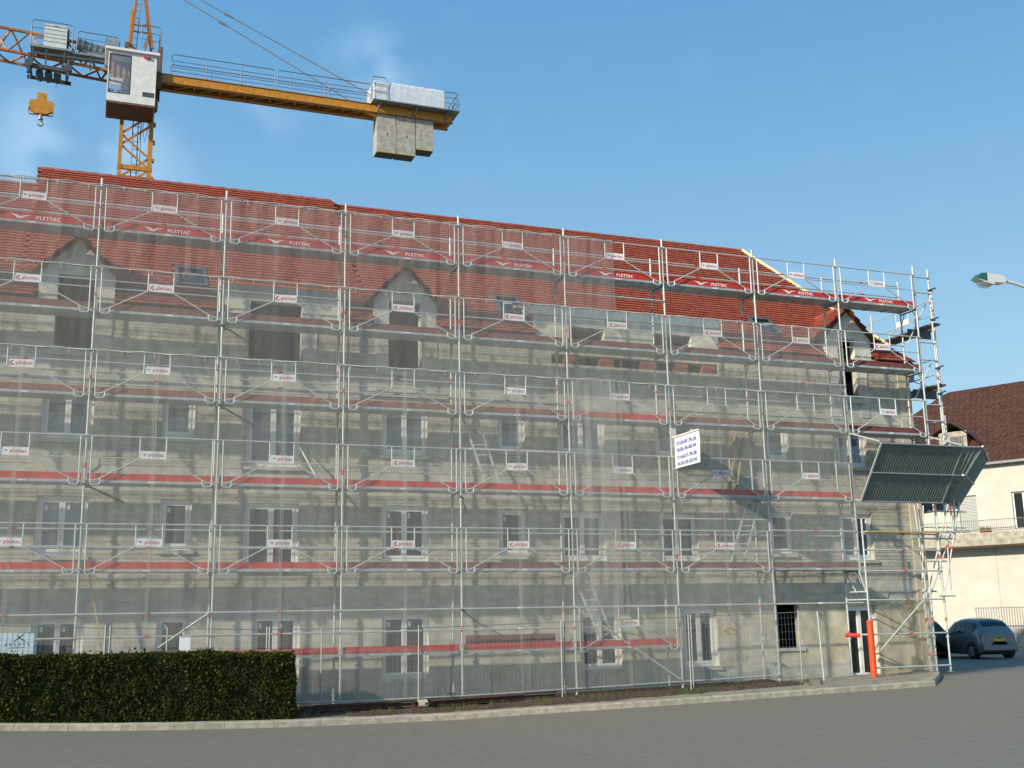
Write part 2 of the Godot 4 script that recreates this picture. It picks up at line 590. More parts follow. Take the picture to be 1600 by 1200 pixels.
# ---------------------------------------------------------------- wall pieces around openings
func cells(r: Rect2, holes: Array) -> Array:
	var ys := [r.position.y, r.end.y]
	for o in holes:
		for y in [o.position.y, o.end.y]:
			if y > r.position.y + 0.001 and y < r.end.y - 0.001:
				ys.append(y)
	ys.sort()
	var out := []
	for i in ys.size() - 1:
		if ys[i + 1] - ys[i] < 0.002:
			continue
		var ym: float = (ys[i] + ys[i + 1]) / 2
		var spans := []
		for o in holes:
			if o.position.y < ym and o.end.y > ym and o.end.x > r.position.x and o.position.x < r.end.x:
				spans.append([o.position.x, o.end.x])
		spans.sort_custom(func(p, q): return p[0] < q[0])
		var x := r.position.x
		for s in spans:
			if s[0] > x + 0.002:
				out.append(Rect2(x, ys[i], s[0] - x, ys[i + 1] - ys[i]))
			x = maxf(x, s[1])
		if r.end.x > x + 0.002:
			out.append(Rect2(x, ys[i], r.end.x - x, ys[i + 1] - ys[i]))
	return out

func box_rect(m: MB, r: Rect2, z0: float, z1: float) -> void:
	m.box(Vector3(r.position.x, r.position.y, z0), Vector3(r.end.x, r.end.y, z1))

# ---------------------------------------------------------------- the building
var HOLES := []
const EAVE_Y := 9.72
const EAVE_Z := -0.88
const PITCH := 0.7854

func roof_pt(x: float, v: float, up := 0.0) -> Vector3:      # main front slope
	return Vector3(x, EAVE_Y + v * sin(PITCH) + up * cos(PITCH), EAVE_Z - v * cos(PITCH) + up * sin(PITCH))

func building() -> void:
	var b := thing("apartment_building", "long unrendered concrete apartment block with red tiled roof under scaffolding", "building")
	# [x0, x1, y0, y1, leaves, sticker]
	var wins := [
		[-0.94, 0.17, 0.68, 2.25, 2, true], [1.76, 2.5, 0.68, 2.25, 1, true], [3.96, 5.11, 0.66, 2.24, 2, true], [7.15, 8.39, 0.62, 2.22, 2, true], [12.57, 13.79, 0.68, 2.19, 2, false], [15.69, 16.76, 0.66, 2.24, 2, false],
		[18.72, 19.48, 1.09, 2.31, 0, false], [21.11, 22.15, 0.16, 2.24, 2, false],
		[-1.0, 0.11, 3.66, 5.03, 2, true], [1.73, 2.46, 3.8, 5.0, 1, true], [3.7, 5.03, 3.35, 4.95, 2, false], [7.14, 8.38, 3.53, 4.95, 2, true], [10.32, 11.13, 3.68, 4.9, 1, true], [12.1, 13.42, 3.55, 4.85, 2, false], [15.05, 16.3, 3.55, 4.85, 2, false], [18.72, 19.48, 3.75, 4.95, 1, false], [21.2, 22.31, 3.58, 4.95, 2, false],
		[-1.02, 0.12, 6.38, 7.6, 2, false], [1.68, 2.45, 6.5, 7.6, 1, false], [3.7, 5.03, 5.86, 7.6, 2, false], [7.14, 8.38, 6.26, 7.6, 2, false], [10.33, 11.12, 6.47, 7.6, 1, false], [12.14, 13.5, 6.47, 7.6, 2, false], [15.06, 16.45, 6.5, 7.6, 2, false], [18.78, 19.52, 6.5, 7.6, 1, false], [21.27, 22.34, 6.36, 7.6, 2, false],
	]
	for w in wins:
		HOLES.append(Rect2(w[0], w[2], w[1] - w[0], w[3] - w[2]))
	var voids := [Rect2(-0.85, 8.55, 0.86, 1.83), Rect2(3.69, 8.59, 1.32, 1.5), Rect2(7.31, 8.54, 0.86, 1.85), Rect2(12.5, 9.45, 1.1, 0.62), Rect2(15.13, 9.45, 1.27, 0.62), Rect2(21.56, 8.5, 0.62, 1.87), Rect2(11.95, 8.98, 5.3, 0.27)]
	HOLES.append_array(voids)
	# --- structural wall
	var m := MB.new()
	m.col = Color(0.93, 0.93, 0.95)
	for r in cells(Rect2(-10, -0.3, 34.16, 9.95), HOLES):
		box_rect(m, r, WZ - 0.24, WZ - 0.012)
	part("wall", m.mesh(M.concrete), b)
	# --- courses of concrete blocks, every one its own piece with recessed joints
	var bf := FastNoiseLite.new()
	bf.seed = 8
	bf.frequency = 0.25
	var singles := 0
	var rest := MB.new()
	var variants := []
	var y := 2.98
	var row := 0
	while y < 9.6:
		var in_beam := (y > 5.18 and y < 5.62) or (y > 7.72 and y < 8.25)
		var x := -10.0 + (0.25 if row % 2 else 0.0)
		while x < 24.1 and not in_beam:
			for r in cells(Rect2(x + 0.0025, y + 0.0025, minf(0.495, 24.15 - x), 0.195), HOLES):
				if r.size.x < 0.03 or r.size.y < 0.03:
					continue
				var tone := 0.90 + 0.20 * bf.get_noise_2d(x, y * 1.6) + rng.randf_range(-0.035, 0.035)
				var c := Color(tone, tone * (0.985 + rng.randf_range(-0.01, 0.01)), tone * (0.95 + rng.randf_range(-0.02, 0.02)))
				var proud := rng.randf_range(0.0, 0.0015)
				if singles < 300 and r.size.x > 0.2 and ((r.position.x > 22.3 and y < 7.3) or (r.position.x > 5.1 and r.position.x < 7.0 and y < 9.3) or (r.position.x > 8.5 and r.position.x < 10.2 and y < 5.2)):
					var one := MB.new()
					one.col = c
					block(one, Rect2(Vector2.ZERO, r.size), WZ + proud)
					part("block", one.mesh(M.block), b, Vector3(r.position.x, r.position.y, 0))
					singles += 1
				else:
					rest.col = c
					block(rest, r, WZ + proud)
			x += 0.5
		y += 0.2
		row += 1
	kind(part("blockwork", rest.mesh(M.block), b), "stuff")
	# --- ring beams, lintels and smears of render
	var bands := [[-10, 24.16, 2.62, 2.98, 0.012, 0.92, 0], [-10, 24.16, 5.18, 5.6, 0.010, 0.98, 0], [-10, 24.16, 7.72, 8.22, 0.010, 0.95, 0], [-10, 24.16, 9.38, 9.66, 0.013, 1.06, 1]]
	for q in bands:
		m = MB.new()
		var k: float = q[5]
		m.col = Color(k, k, k * (0.97 if q[6] == 0 else 0.90))
		for r in cells(Rect2(q[0], q[2], q[1] - q[0], q[3] - q[2]), HOLES):
			box_rect(m, r, WZ - 0.010, WZ + q[4])
		part("ring_beam", m.mesh(M.concrete_smooth), b)
	m = MB.new()
	for r in cells(Rect2(-10, -0.3, 34.16, 2.715), HOLES):
		m.col = Color(1.08, 1.04, 0.95) if r.position.x < 11 else Color(1.05, 0.97, 0.83)
		box_rect(m, r, WZ - 0.010, WZ + 0.006)
	part("ground_floor_render", m.mesh(M.concrete_smooth), b)
	for i in 11:
		var ox := 11.2 + 1.2 * i + rng.randf_range(-0.2, 0.2)
		m = MB.new()
		m.col = Color(1.02, 0.86, 0.62) * rng.randf_range(0.9, 1.08)
		for r in cells(Rect2(ox, rng.randf_range(2.26, 2.30), rng.randf_range(0.6, 1.1), rng.randf_range(0.07, 0.11)), HOLES):
			box_rect(m, r, WZ - 0.009, WZ + 0.010)
		part("render_strip", m.mesh(M.concrete_smooth), b)
	var smears := MB.new()
	for i in 95:
		var cx := rng.randf_range(-8.0, 23.6)
		var cy := rng.randf_range(0.3, 9.3)
		var w := rng.randf_range(0.3, 1.6)
		var hh := rng.randf_range(0.12, 0.7)
		var tone := rng.randf_range(0.82, 1.16)
		smears.col = Color(tone, tone * rng.randf_range(0.95, 1.0), tone * rng.randf_range(0.82, 1.0))
		var zf := WZ + 0.0135 + 0.0012 * (i % 9)
		var ring := []
		var blocked := false
		for o in HOLES:
			if o.grow(0.06).intersects(Rect2(cx - w / 2, cy - hh / 2, w, hh)):
				blocked = true
		if blocked:
			continue
		for k in 14:
			var t := TAU * k / 14
			var rr := rng.randf_range(0.78, 1.0)
			var sx := signf(cos(t)) * pow(absf(cos(t)), 0.6)
			var sy := signf(sin(t)) * pow(absf(sin(t)), 0.6)
			ring.append(Vector2(cx + sx * w / 2 * rr, cy + sy * hh / 2 * rr))
		smears.prism(ring, WZ - 0.009, zf)
	kind(part("render_smears", smears.mesh(M.concrete_smooth), b), "stuff")
	# pale rendered strips beside attic openings and at the sills
	for q in [[6.95, 7.28, 7.95, 9.36], [8.2, 8.62, 7.9, 9.36], [-1.25, -0.88, 8.0, 9.36], [5.06, 5.4, 8.25, 9.36], [22.2, 22.55, 7.9, 9.36], [21.1, 21.54, 7.9, 9.36], [0.04, 0.42, 8.0, 9.36]]:
		m = MB.new()
		m.col = Color(1.12, 1.12, 1.12)
		box_rect(m, Rect2(q[0], q[2], q[1] - q[0], q[3] - q[2]), WZ - 0.008, WZ + 0.0285)
		part("render_strip", m.mesh(M.concrete_smooth), b)
	for q in [[7.0, 8.6, 8.36, 8.5], [3.5, 5.2, 8.4, 8.56], [-1.1, 0.25, 8.37, 8.52], [21.3, 22.5, 8.33, 8.47], [6.6, 8.9, 7.78, 7.92]]:
		m = MB.new()
		m.col = Color(1.05, 1.05, 1.05)
		m.box(Vector3(q[0], q[2], WZ - 0.01), Vector3(q[1], q[3], WZ + 0.08))
		part("sill", m.mesh(M.concrete_smooth), b)
	# corner pier at the gable end
	m = MB.new()
	m.col = Color(0.98, 0.92, 0.8)
	m.box(Vector3(23.72, -0.25, WZ - 0.008), Vector3(24.18, 9.36, WZ + 0.03))
	part("corner_pier", m.mesh(M.concrete_smooth), b)
	# --- floors, back and end walls
	m = MB.new()
	m.box(Vector3(23.9, -0.3, -11.3), Vector3(24.16, 9.65, WZ - 0.245))
	part("gable_wall", m.mesh(M.concrete), b)
	m = MB.new()
	m.box(Vector3(-10, -0.3, -11.55), Vector3(24.16, 9.65, -11.305))
	part("back_wall", m.mesh(M.concrete), b)
	m = MB.new()
	m.box(Vector3(-10, -0.3, -11.3), Vector3(-9.75, 9.65, WZ - 0.245))
	part("end_wall", m.mesh(M.concrete), b)
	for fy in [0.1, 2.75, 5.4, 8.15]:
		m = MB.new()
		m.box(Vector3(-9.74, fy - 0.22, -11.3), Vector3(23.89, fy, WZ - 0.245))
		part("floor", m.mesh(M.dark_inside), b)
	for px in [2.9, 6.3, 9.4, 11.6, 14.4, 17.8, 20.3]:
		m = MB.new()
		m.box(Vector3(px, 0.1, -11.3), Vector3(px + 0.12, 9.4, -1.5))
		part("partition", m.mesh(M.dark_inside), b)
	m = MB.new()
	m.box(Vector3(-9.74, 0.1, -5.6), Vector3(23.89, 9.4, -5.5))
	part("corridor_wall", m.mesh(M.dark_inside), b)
	for w in wins:
		window(b, w)
	# hollow red bricks left standing in the slot under the long dormer
	for q in [12.35, 13.45, 14.75, 15.85, 16.75]:
		m = MB.new()
		m.cbox(Vector3(0, 0, 0), Vector3(0.42, 0.235, 0.2), 0.008)
		part("brick", m.mesh(M.brick_red), b, Vector3(q, 8.985, WZ - 0.215))
	roof(b)

func block(m: MB, r: Rect2, z: float) -> void:
	var k := 0.005
	var a := Vector3(r.position.x, r.position.y, z - 0.007)
	var c := Vector3(r.end.x, r.end.y, z)
	var p0 := Vector3(a.x + k, a.y + k, z)
	var p1 := Vector3(c.x - k, a.y + k, z)
	var p2 := Vector3(c.x - k, c.y - k, z)
	var p3 := Vector3(a.x + k, c.y - k, z)
	var q0 := Vector3(a.x, a.y, a.z)
	var q1 := Vector3(c.x, a.y, a.z)
	var q2 := Vector3(c.x, c.y, a.z)
	var q3 := Vector3(a.x, c.y, a.z)
	m.quad(p0, p1, p2, p3)
	m.quad(q0, q1, p1, p0)
	m.quad(q1, q2, p2, p1)
	m.quad(q2, q3, p3, p2)
	m.quad(q3, q0, p0, p3)

func window(b: Node3D, w: Array) -> void:
	var x0: float = w[0]
	var x1: float = w[1]
	var y0: float = w[2]
	var y1: float = w[3]
	var zf := WZ - 0.13
	var m := MB.new()
	if w[4] == 0:                      # a bare opening with a concrete sill
		m.box(Vector3(x0 - 0.06, y0 - 0.09, WZ - 0.2), Vector3(x1 + 0.1, y0, WZ + 0.06))
		part("sill", m.mesh(M.concrete_smooth), b)
		return
	# frame of four bars, the uprights between the rails
	var o := MB.new()
	var k := 0.078
	o.cbox(Vector3(x0, y0, zf - 0.07), Vector3(x1, y0 + k, zf), 0.006)
	o.cbox(Vector3(x0, y1 - k, zf - 0.07), Vector3(x1, y1, zf), 0.006)
	o.cbox(Vector3(x0, y0 + k, zf - 0.07), Vector3(x0 + k, y1 - k, zf), 0.006)
	o.cbox(Vector3(x1 - k, y0 + k, zf - 0.07), Vector3(x1, y1 - k, zf), 0.006)
	var win := part("window", o.mesh(M.pvc), b)
	var leaves: int = w[4]
	var iw := (x1 - x0 - 2 * k) / leaves
	for i in leaves:
		var a := x0 + k + iw * i + 0.003
		var c := a + iw - 0.006
		var s := MB.new()
		var t := 0.062
		var zs := zf + 0.012
		s.cbox(Vector3(a, y0 + k + 0.003, zs - 0.06), Vector3(c, y0 + k + t + 0.015, zs), 0.005)
		s.cbox(Vector3(a, y1 - k - t, zs - 0.06), Vector3(c, y1 - k - 0.003, zs), 0.005)
		s.cbox(Vector3(a, y0 + k + t + 0.015, zs - 0.06), Vector3(a + t, y1 - k - t, zs), 0.005)
		s.cbox(Vector3(c - t, y0 + k + t + 0.015, zs - 0.06), Vector3(c, y1 - k - t, zs), 0.005)
		part("sash", s.mesh(M.pvc), win)
		s = MB.new()
		s.quad(Vector3(a + t, y0 + k + t, zs - 0.03), Vector3(c - t, y0 + k + t, zs - 0.03), Vector3(c - t, y1 - k - t, zs - 0.03), Vector3(a + t, y1 - k - t, zs - 0.03))
		part("pane", s.mesh(M.glass if y0 > 5.5 or x0 < 0.5 and y0 > 3.0 else M.glass_dim_reflection), win)
		if w[5]:
			s = MB.new()
			s.box(Vector3(a + t + 0.03, y1 - k - t - 0.17, zs - 0.026), Vector3(a + t + 0.10, y1 - k - t - 0.05, zs - 0.023))
			part("sticker", s.mesh(M.white_plate), win)
	if y0 > 0.3:
		m.col = Color(1.05, 1.05, 1.05)
		m.cbox(Vector3(x0 - 0.07, y0 - 0.10, WZ - 0.06), Vector3(x1 + 0.07, y0 - 0.008, WZ + 0.07), 0.01)
		part("sill", m.mesh(M.concrete_smooth), win)

# ---------------------------------------------------------------- tiles
var tile_mesh: ArrayMesh
func make_tile() -> ArrayMesh:
	if tile_mesh:
		return tile_mesh
	var m := MB.new()
	# plain flat tile, a little cambered, its lower edge standing proud of the course below
	var px := [-0.0895, -0.03, 0.03, 0.0895]
	var py := [0.0, 0.003, 0.003, 0.0]
	var l := 0.24
	var up := 0.050
	for i in 3:
		var a := Vector3(px[i], py[i] + up, 0.0)
		var b := Vector3(px[i + 1], py[i + 1] + up, 0.0)
		m.quad(a, b, Vector3(px[i + 1], py[i + 1], -l), Vector3(px[i], py[i], -l))
		m.quad(Vector3(px[i], py[i] + up - 0.034, 0.001), Vector3(px[i + 1], py[i + 1] + up - 0.034, 0.001), b, a)
	m.quad(Vector3(0.0895, up - 0.034, 0), Vector3(0.0895, -0.018, -l), Vector3(0.0895, 0, -l), Vector3(0.0895, up, 0))
	m.quad(Vector3(-0.0895, up, 0), Vector3(-0.0895, 0, -l), Vector3(-0.0895, -0.018, -l), Vector3(-0.0895, up - 0.034, 0))
	tile_mesh = m.mesh(M.tile)
	return tile_mesh

func tile_tone() -> Color:
	var t := rng.randf_range(0.86, 1.12)
	var k := rng.randf()
	if k < 0.05:
		t *= 0.82
	return Color(t, t * rng.randf_range(0.9, 1.12), t * rng.randf_range(0.85, 1.15))

# tiles over the polygon poly (u along eave, v up the slope) of the plane at o
func lay_tiles(parent: Node, o: Vector3, u: Vector3, v: Vector3, poly: PackedVector2Array, holes: Array, du := 0.182, dv := 0.15, singles_in := Rect2(), mat_ := "tile", half_bond := true) -> void:
	var nrm := u.cross(v).normalized()
	var lo := poly[0]
	var hi := poly[0]
	for p in poly:
		lo = lo.min(p)
		hi = hi.max(p)
	var xf := []
	var cols := []
	var singles := 0
	var j := 0
	var vv := lo.y
	while vv < hi.y:
		var uu := lo.x + du / 2 + (du / 2 if half_bond and j % 2 else 0.0)
		while uu < hi.x:
			var q := Vector2(uu, vv + dv * 0.5)
			var ok := Geometry2D.is_point_in_polygon(q, poly)
			for hh in holes:
				if ok and Geometry2D.is_point_in_polygon(q, hh):
					ok = false
			if ok:
				var bas := Basis(u, nrm, -v).rotated(nrm, rng.randf_range(-0.006, 0.006))
				var t := Transform3D(bas, o + u * uu + v * vv + nrm * (0.012 + rng.randf_range(0.0, 0.004)))
				if singles < 300 and singles_in.has_point(q):
					var one := MeshInstance3D.new()
					one.mesh = make_tile()
					one.material_override = M["tile_%d" % (rng.randi() % 5)]
					one.transform = t
					one.name = "roof_tile" if singles == 0 else "roof_tile_%03d" % singles
					parent.add_child(one, true)
					singles += 1
				else:
					xf.append(t)
					cols.append(tile_tone())
			uu += du
		vv += dv
		j += 1
	if xf.is_empty():
		return
	var mm := MultiMesh.new()
	mm.transform_format = MultiMesh.TRANSFORM_3D
	mm.use_colors = true
	mm.mesh = make_tile()
	mm.instance_count = xf.size()
	for i in xf.size():
		mm.set_instance_transform(i, xf[i])
		mm.set_instance_color(i, cols[i])
	var mi := MultiMeshInstance3D.new()
	mi.name = "tile_courses"
	mi.multimesh = mm
	mi.material_override = M[mat_]
	kind(mi, "stuff")
	parent.add_child(mi, true)

func sheet(m: MB, poly: PackedVector2Array, holes: Array, o: Vector3, u: Vector3, v: Vector3, off: float) -> void:
	var polys := [poly]
	for hh in holes:
		var nxt := []
		for p in polys:
			nxt.append_array(Geometry2D.clip_polygons(p, hh))
		polys = nxt
	var nrm := u.cross(v).normalized()
	for p in polys:
		if Geometry2D.is_polygon_clockwise(p):
			continue
		var ix := Geometry2D.triangulate_polygon(p)
		for i in range(0, ix.size(), 3):
			var a: Vector2 = p[ix[i]]
			var b: Vector2 = p[ix[i + 1]]
			var c: Vector2 = p[ix[i + 2]]
			if (b - a).cross(c - a) < 0:
				var s := b
				b = c
				c = s
			m.tri(o + u * a.x + v * a.y + nrm * off, o + u * b.x + v * b.y + nrm * off, o + u * c.x + v * c.y + nrm * off)

func roof(b: Node3D) -> void:
	for i in 5:
		var t: StandardMaterial3D = M.tile.duplicate()
		var c := tile_tone()
		t.albedo_color = lin(0.39 * c.r, 0.087 * c.g, 0.043 * c.b)
		t.vertex_color_use_as_albedo = false
		M["tile_%d" % i] = t
	var u := Vector3.RIGHT
	var v := Vector3(0, sin(PITCH), -cos(PITCH))
	var o := Vector3(0, EAVE_Y, EAVE_Z)
	# ridge at z = -6.05, height 14.75 above the datum: 7.2 m up the slope
	var rv := 7.18
	var hip_x := 21.38
	var holes := []
	for c in [-0.42, 7.75, 21.93]:
		holes.append(PackedVector2Array([Vector2(c - 0.88, -1), Vector2(c + 0.88, -1), Vector2(c + 0.88, 1.0), Vector2(c, 2.3), Vector2(c - 0.88, 1.0)]))
	holes.append(PackedVector2Array([Vector2(3.06, -1), Vector2(6.06, -1), Vector2(6.06, 1.0), Vector2(3.06, 1.0)]))
	holes.append(PackedVector2Array([Vector2(11.45, -1), Vector2(17.3, -1), Vector2(17.3, 1.3), Vector2(11.45, 1.3)]))
	var sky_spots := [[2.28, 1.55], [11.02, 1.48], [19.55, 1.5]]
	var sky_holes := []
	for s in sky_spots:
		sky_holes.append(PackedVector2Array([Vector2(s[0] - 0.42, s[1] - 0.5), Vector2(s[0] + 0.42, s[1] - 0.5), Vector2(s[0] + 0.42, s[1] + 0.5), Vector2(s[0] - 0.42, s[1] + 0.5)]))
	var poly := PackedVector2Array([Vector2(-1.75, 0), Vector2(24.3, 0), Vector2(hip_x, rv), Vector2(-1.75, rv)])
	var m := MB.new()
	sheet(m, poly, holes, o, u, v, -0.02)
	# boards of the slope seen from below
	var rf := part("roof", m.mesh(M.tile_bed), b)
	var all := holes.duplicate()
	all.append_array(sky_holes)
	# the left part lies on thicker battens: its slope leans out a little towards the ridge
	var sv := Vector3(0, sin(PITCH + 0.016), -cos(PITCH + 0.016))
	lay_tiles(rf, o, u, sv, PackedVector2Array([Vector2(-1.75, 0), Vector2(6.72, 0), Vector2(6.72, rv + 0.09), Vector2(-1.75, rv + 0.09)]), all)
	poly = PackedVector2Array([Vector2(6.5, 0), Vector2(24.3, 0), Vector2(hip_x, rv), Vector2(6.5, rv)])
	lay_tiles(rf, o, u, v, poly, all, 0.182, 0.15, Rect2(13.6, 4.6, 4.0, 2.3))
	# lower roof of the part further left
	var pl := PackedVector2Array([Vector2(-10, 0), Vector2(-1.78, 0), Vector2(-1.78, 6.35), Vector2(-10, 6.35)])
	m = MB.new()
	sheet(m, pl, holes, o, u, v, -0.02)
	m.quad(o + v * 6.35 + u * -1.78, o + v * 6.35 + u * -10, o + v * 6.35 + u * -10 + Vector3(0, -4.4, -5), o + v * 6.35 + u * -1.78 + Vector3(0, -4.4, -5))
	var lower := part("lower_roof", m.mesh(M.tile_bed), b)
	lay_tiles(lower, o, u, v, PackedVector2Array([Vector2(-10, 0), Vector2(-1.55, 0), Vector2(-1.55, 6.35), Vector2(-10, 6.35)]), [holes[0]])
	# verge wall between the two
	m = MB.new()
	m.quad(roof_pt(-1.755, 0.2), roof_pt(-1.755, rv), roof_pt(-1.755, rv) + Vector3(0, -1.2, 0), roof_pt(-1.755, 0.2) + Vector3(0, -0.3, 0))
	part("verge", m.mesh(M.tile_bed), b)
	# the left part of the roof lies a little higher than the right one
	m = MB.new()
	m.quad(roof_pt(6.73, 1.2, -0.02), roof_pt(6.73, rv + 0.09, -0.02), roof_pt(6.73, rv + 0.09, 0.10), roof_pt(6.73, 1.2, 0.02))
	m.quad(roof_pt(6.73, rv + 0.09, 0.10), roof_pt(-1.76, rv + 0.09, 0.10), roof_pt(-1.76, rv - 0.1, -0.6), roof_pt(6.73, rv - 0.1, -0.6))
	part("roof_step", m.mesh(M.tile_bed), b)
	m = MB.new()
	var lx := -1.78
	while lx < 6.5:
		m.col = tile_tone()
		m.tube(roof_pt(lx, rv + 0.10, 0.06), roof_pt(lx + 0.41, rv + 0.10, 0.07), 0.075, 9, 0.085)
		lx += 0.4
	part("ridge_caps", m.mesh(M.tile), b)
	# ridge caps of the right part
	m = MB.new()
	var rx := 6.75
	while rx < hip_x:
		m.col = tile_tone()
		m.tube(Vector3(rx, 14.735, -5.97), Vector3(rx + 0.41, 14.745, -5.97), 0.105, 9, 0.12)
		rx += 0.4
	part("ridge_caps", m.mesh(M.tile), b)
	# back slope and hip end
	m = MB.new()
	m.quad(Vector3(hip_x, 14.78, -5.97), Vector3(-1.75, 14.78, -5.97), Vector3(-1.75, 9.3, -11.75), Vector3(24.3, 9.3, -11.75))
	m.tri(Vector3(24.3, 9.7, -0.9), Vector3(24.3, 9.3, -11.75), Vector3(hip_x, 14.78, -5.97))
	part("back_slope", m.mesh(M.tile_bed), b)
	# hip rafter of new yellow timber, still without its tiles
	m = MB.new()
	m.bar(roof_pt(hip_x + 0.1, rv - 0.05, 0.07), roof_pt(23.9, 0.9, 0.07), 0.055, 0.08)
	part("hip_rafter", m.mesh(M.timber_pale), b)
	m = MB.new()
	for k in 12:
		var f := k / 12.0
		var p := roof_pt(hip_x, rv, 0.03).lerp(roof_pt(24.1, 0.6, 0.03), f)
		m.bar(p, p + Vector3(0.3, -0.22, 0.0), 0.03, 0.03)
	kind(part("hip_battens", m.mesh(M.timber_yellow), b), "stuff")
	# eave board under the tiles
	m = MB.new()
	for r in cells(Rect2(-10, 9.58, 34.2, 0.1), [Rect2(-1.3, 9, 1.76, 2), Rect2(3.06, 9, 3.0, 2), Rect2(6.87, 9, 1.76, 2), Rect2(11.45, 9, 5.85, 2), Rect2(21.05, 9, 1.76, 2)]):
		m.box(Vector3(r.position.x, r.position.y, -1.03), Vector3(r.end.x, r.end.y, -0.9))
	part("eave_board", m.mesh(M.zinc), b)
	gable_dormer(b, -0.42, Rect2(-0.85, 8.55, 0.86, 1.83))
	gable_dormer(b, 7.75, Rect2(7.31, 8.54, 0.86, 1.85))
	gable_dormer(b, 21.93, Rect2(21.56, 8.5, 0.62, 1.87))
	shed_dormer(b, 3.06, 6.06, 10.28, 10.45, false)
	shed_dormer(b, 11.45, 17.3, 10.12, 10.60, true)
	for i in 3:
		var s = sky_spots[i]
		skylight(b, o + u * s[0] + v * s[1], u, v)

func gable_dormer(b: Node3D, c: float, opening: Rect2) -> void:
	var m := MB.new()
	m.col = Color(1.03, 1.02, 0.98)
	for r in cells(Rect2(c - 0.86, 9.665, 1.72, 0.73), [opening]):
		box_rect(m, r, WZ - 0.22, WZ + 0.014)
	m.prism([Vector2(c - 0.86, 10.395), Vector2(c + 0.86, 10.395), Vector2(c + 0.05, 11.26), Vector2(c - 0.05, 11.26)], WZ - 0.22, WZ + 0.014)
	var d := part("gable_dormer", m.mesh(M.lightened_render), b)
	for s in [-1.0, 1.0]:
		m = MB.new()
		m.col = Color(1.05, 1.03, 0.98)
		var x0: float = c + s * 0.86 - (0.14 if s > 0 else 0.0)
		m.prism([Vector2(0.225, 9.3), Vector2(1.4, 10.4), Vector2(0.225, 10.4)], x0, x0 + 0.14, Transform3D(Basis(Vector3(0, 0, -1), Vector3.UP, Vector3(1, 0, 0)), Vector3(0, 0, WZ)))
		part("cheek", m.mesh(M.lightened_render), d)
		# roof slope: eave at 10.3, ridge at 11.42
		var ou := Vector3(c + s * 1.04, 10.28, WZ + 0.16)
		var uu: Vector3 = Vector3(0, 0, -1.0) * s
		var vv := Vector3(-s * 1.04, 1.10, 0).normalized()
		var top := 1.514
		var p2 := PackedVector2Array([Vector2(0, 0), Vector2(1.2 * 1.0, 0), Vector2(2.25, top), Vector2(0, top)])
		if s < 0:
			p2 = PackedVector2Array([Vector2(0, 0), Vector2(0, top), Vector2(2.25, top), Vector2(1.2, 0)])
		# u runs back from the front edge on both sides; mirror it so that the plane's normal points up
		if s > 0:
			m = MB.new()
			sheet(m, p2, [], ou, uu, vv, -0.01)
			sheet(m, p2, [], ou, uu, vv, -0.055)
			var rs := part("dormer_roof", m.mesh(M.tile_bed), d)
			lay_tiles(rs, ou, uu, vv, p2, [])
		else:
			var q := PackedVector2Array()
			for k in p2:
				q.push_back(Vector2(-k.x, k.y))
			m = MB.new()
			sheet(m, q, [], ou, uu, vv, -0.01)
			sheet(m, q, [], ou, uu, vv, -0.055)
			var rs2 := part("dormer_roof", m.mesh(M.tile_bed), d)
			lay_tiles(rs2, ou, uu, vv, q, [])
		# broken mortar verge along the front edge
		m = MB.new()
		m.bar(Vector3(c + s * 1.02, 10.27, WZ + 0.11), Vector3(c + s * 0.02, 11.34, WZ + 0.11), 0.07, 0.07)
		part("verge_board", m.mesh(M.rust), d)
	m = MB.new()
	for k in 5:
		m.col = tile_tone()
		m.tube(Vector3(c, 11.40, WZ + 0.16 - 0.41 * k), Vector3(c, 11.40, WZ + 0.16 - 0.41 * k - 0.42), 0.09, 8, 0.08)
	part("ridge_caps", m.mesh(M.tile), d)

func shed_dormer(b: Node3D, x0: float, x1: float, y0: float, y1: float, long: bool) -> void:
	var m := MB.new()
	m.col = Color(1.12, 1.08, 0.95)
	for r in cells(Rect2(x0, 9.665, x1 - x0, y0 - 9.665), HOLES):
		box_rect(m, r, WZ - 0.22, WZ + 0.014)
	var d := part("shed_dormer", m.mesh(M.lightened_render), b)
	m = MB.new()
	m.col = Color(1.2, 1.2, 1.2)
	if long:
		m.box(Vector3(x0, y0, -2.1), Vector3(x1, y0 + 0.22, WZ + 0.03))
		part("lintel", m.mesh(M.lightened_render), d)
		m = MB.new()
		m.box(Vector3(x0 - 0.15, y0 + 0.225, -2.3), Vector3(x1 + 0.02, y1, WZ + 0.11))
		part("fascia", m.mesh(M.fascia_white), d)
		m = MB.new()
		m.bar(Vector3(x0 - 0.4, y1 + 0.06, -1.55), Vector3(x1 + 0.1, y1 + 0.06, -1.55), 0.09, 0.07)
		part("batten", m.mesh(M.timber), d)
		for k in 7:
			m = MB.new()
			var px := lerpf(x0 + 0.3, x1 - 0.4, k / 6.0)
			m.box(Vector3(px, y1 + 0.005, -1.9), Vector3(px + 0.16, y1 + 0.10, -1.25))
			part("timber_block", m.mesh(M.timber), d)
	else:
		m.box(Vector3(x0 - 0.06, y0, -2.0), Vector3(x1 + 0.06, y1, WZ + 0.10))
		part("roof_slab", m.mesh(M.zinc), d)
	for s in [x0, x1 - 0.15]:
		m = MB.new()
		m.col = Color(1.15, 1.12, 1.0)
		m.prism([Vector2(0.225, 9.3), Vector2(1.15, y0 + 0.2), Vector2(0.225, y0 + 0.2)], s, s + 0.15, Transform3D(Basis(Vector3(0, 0, -1), Vector3.UP, Vector3(1, 0, 0)), Vector3(0, -0.01, WZ)))
		part("cheek", m.mesh(M.lightened_render), d)

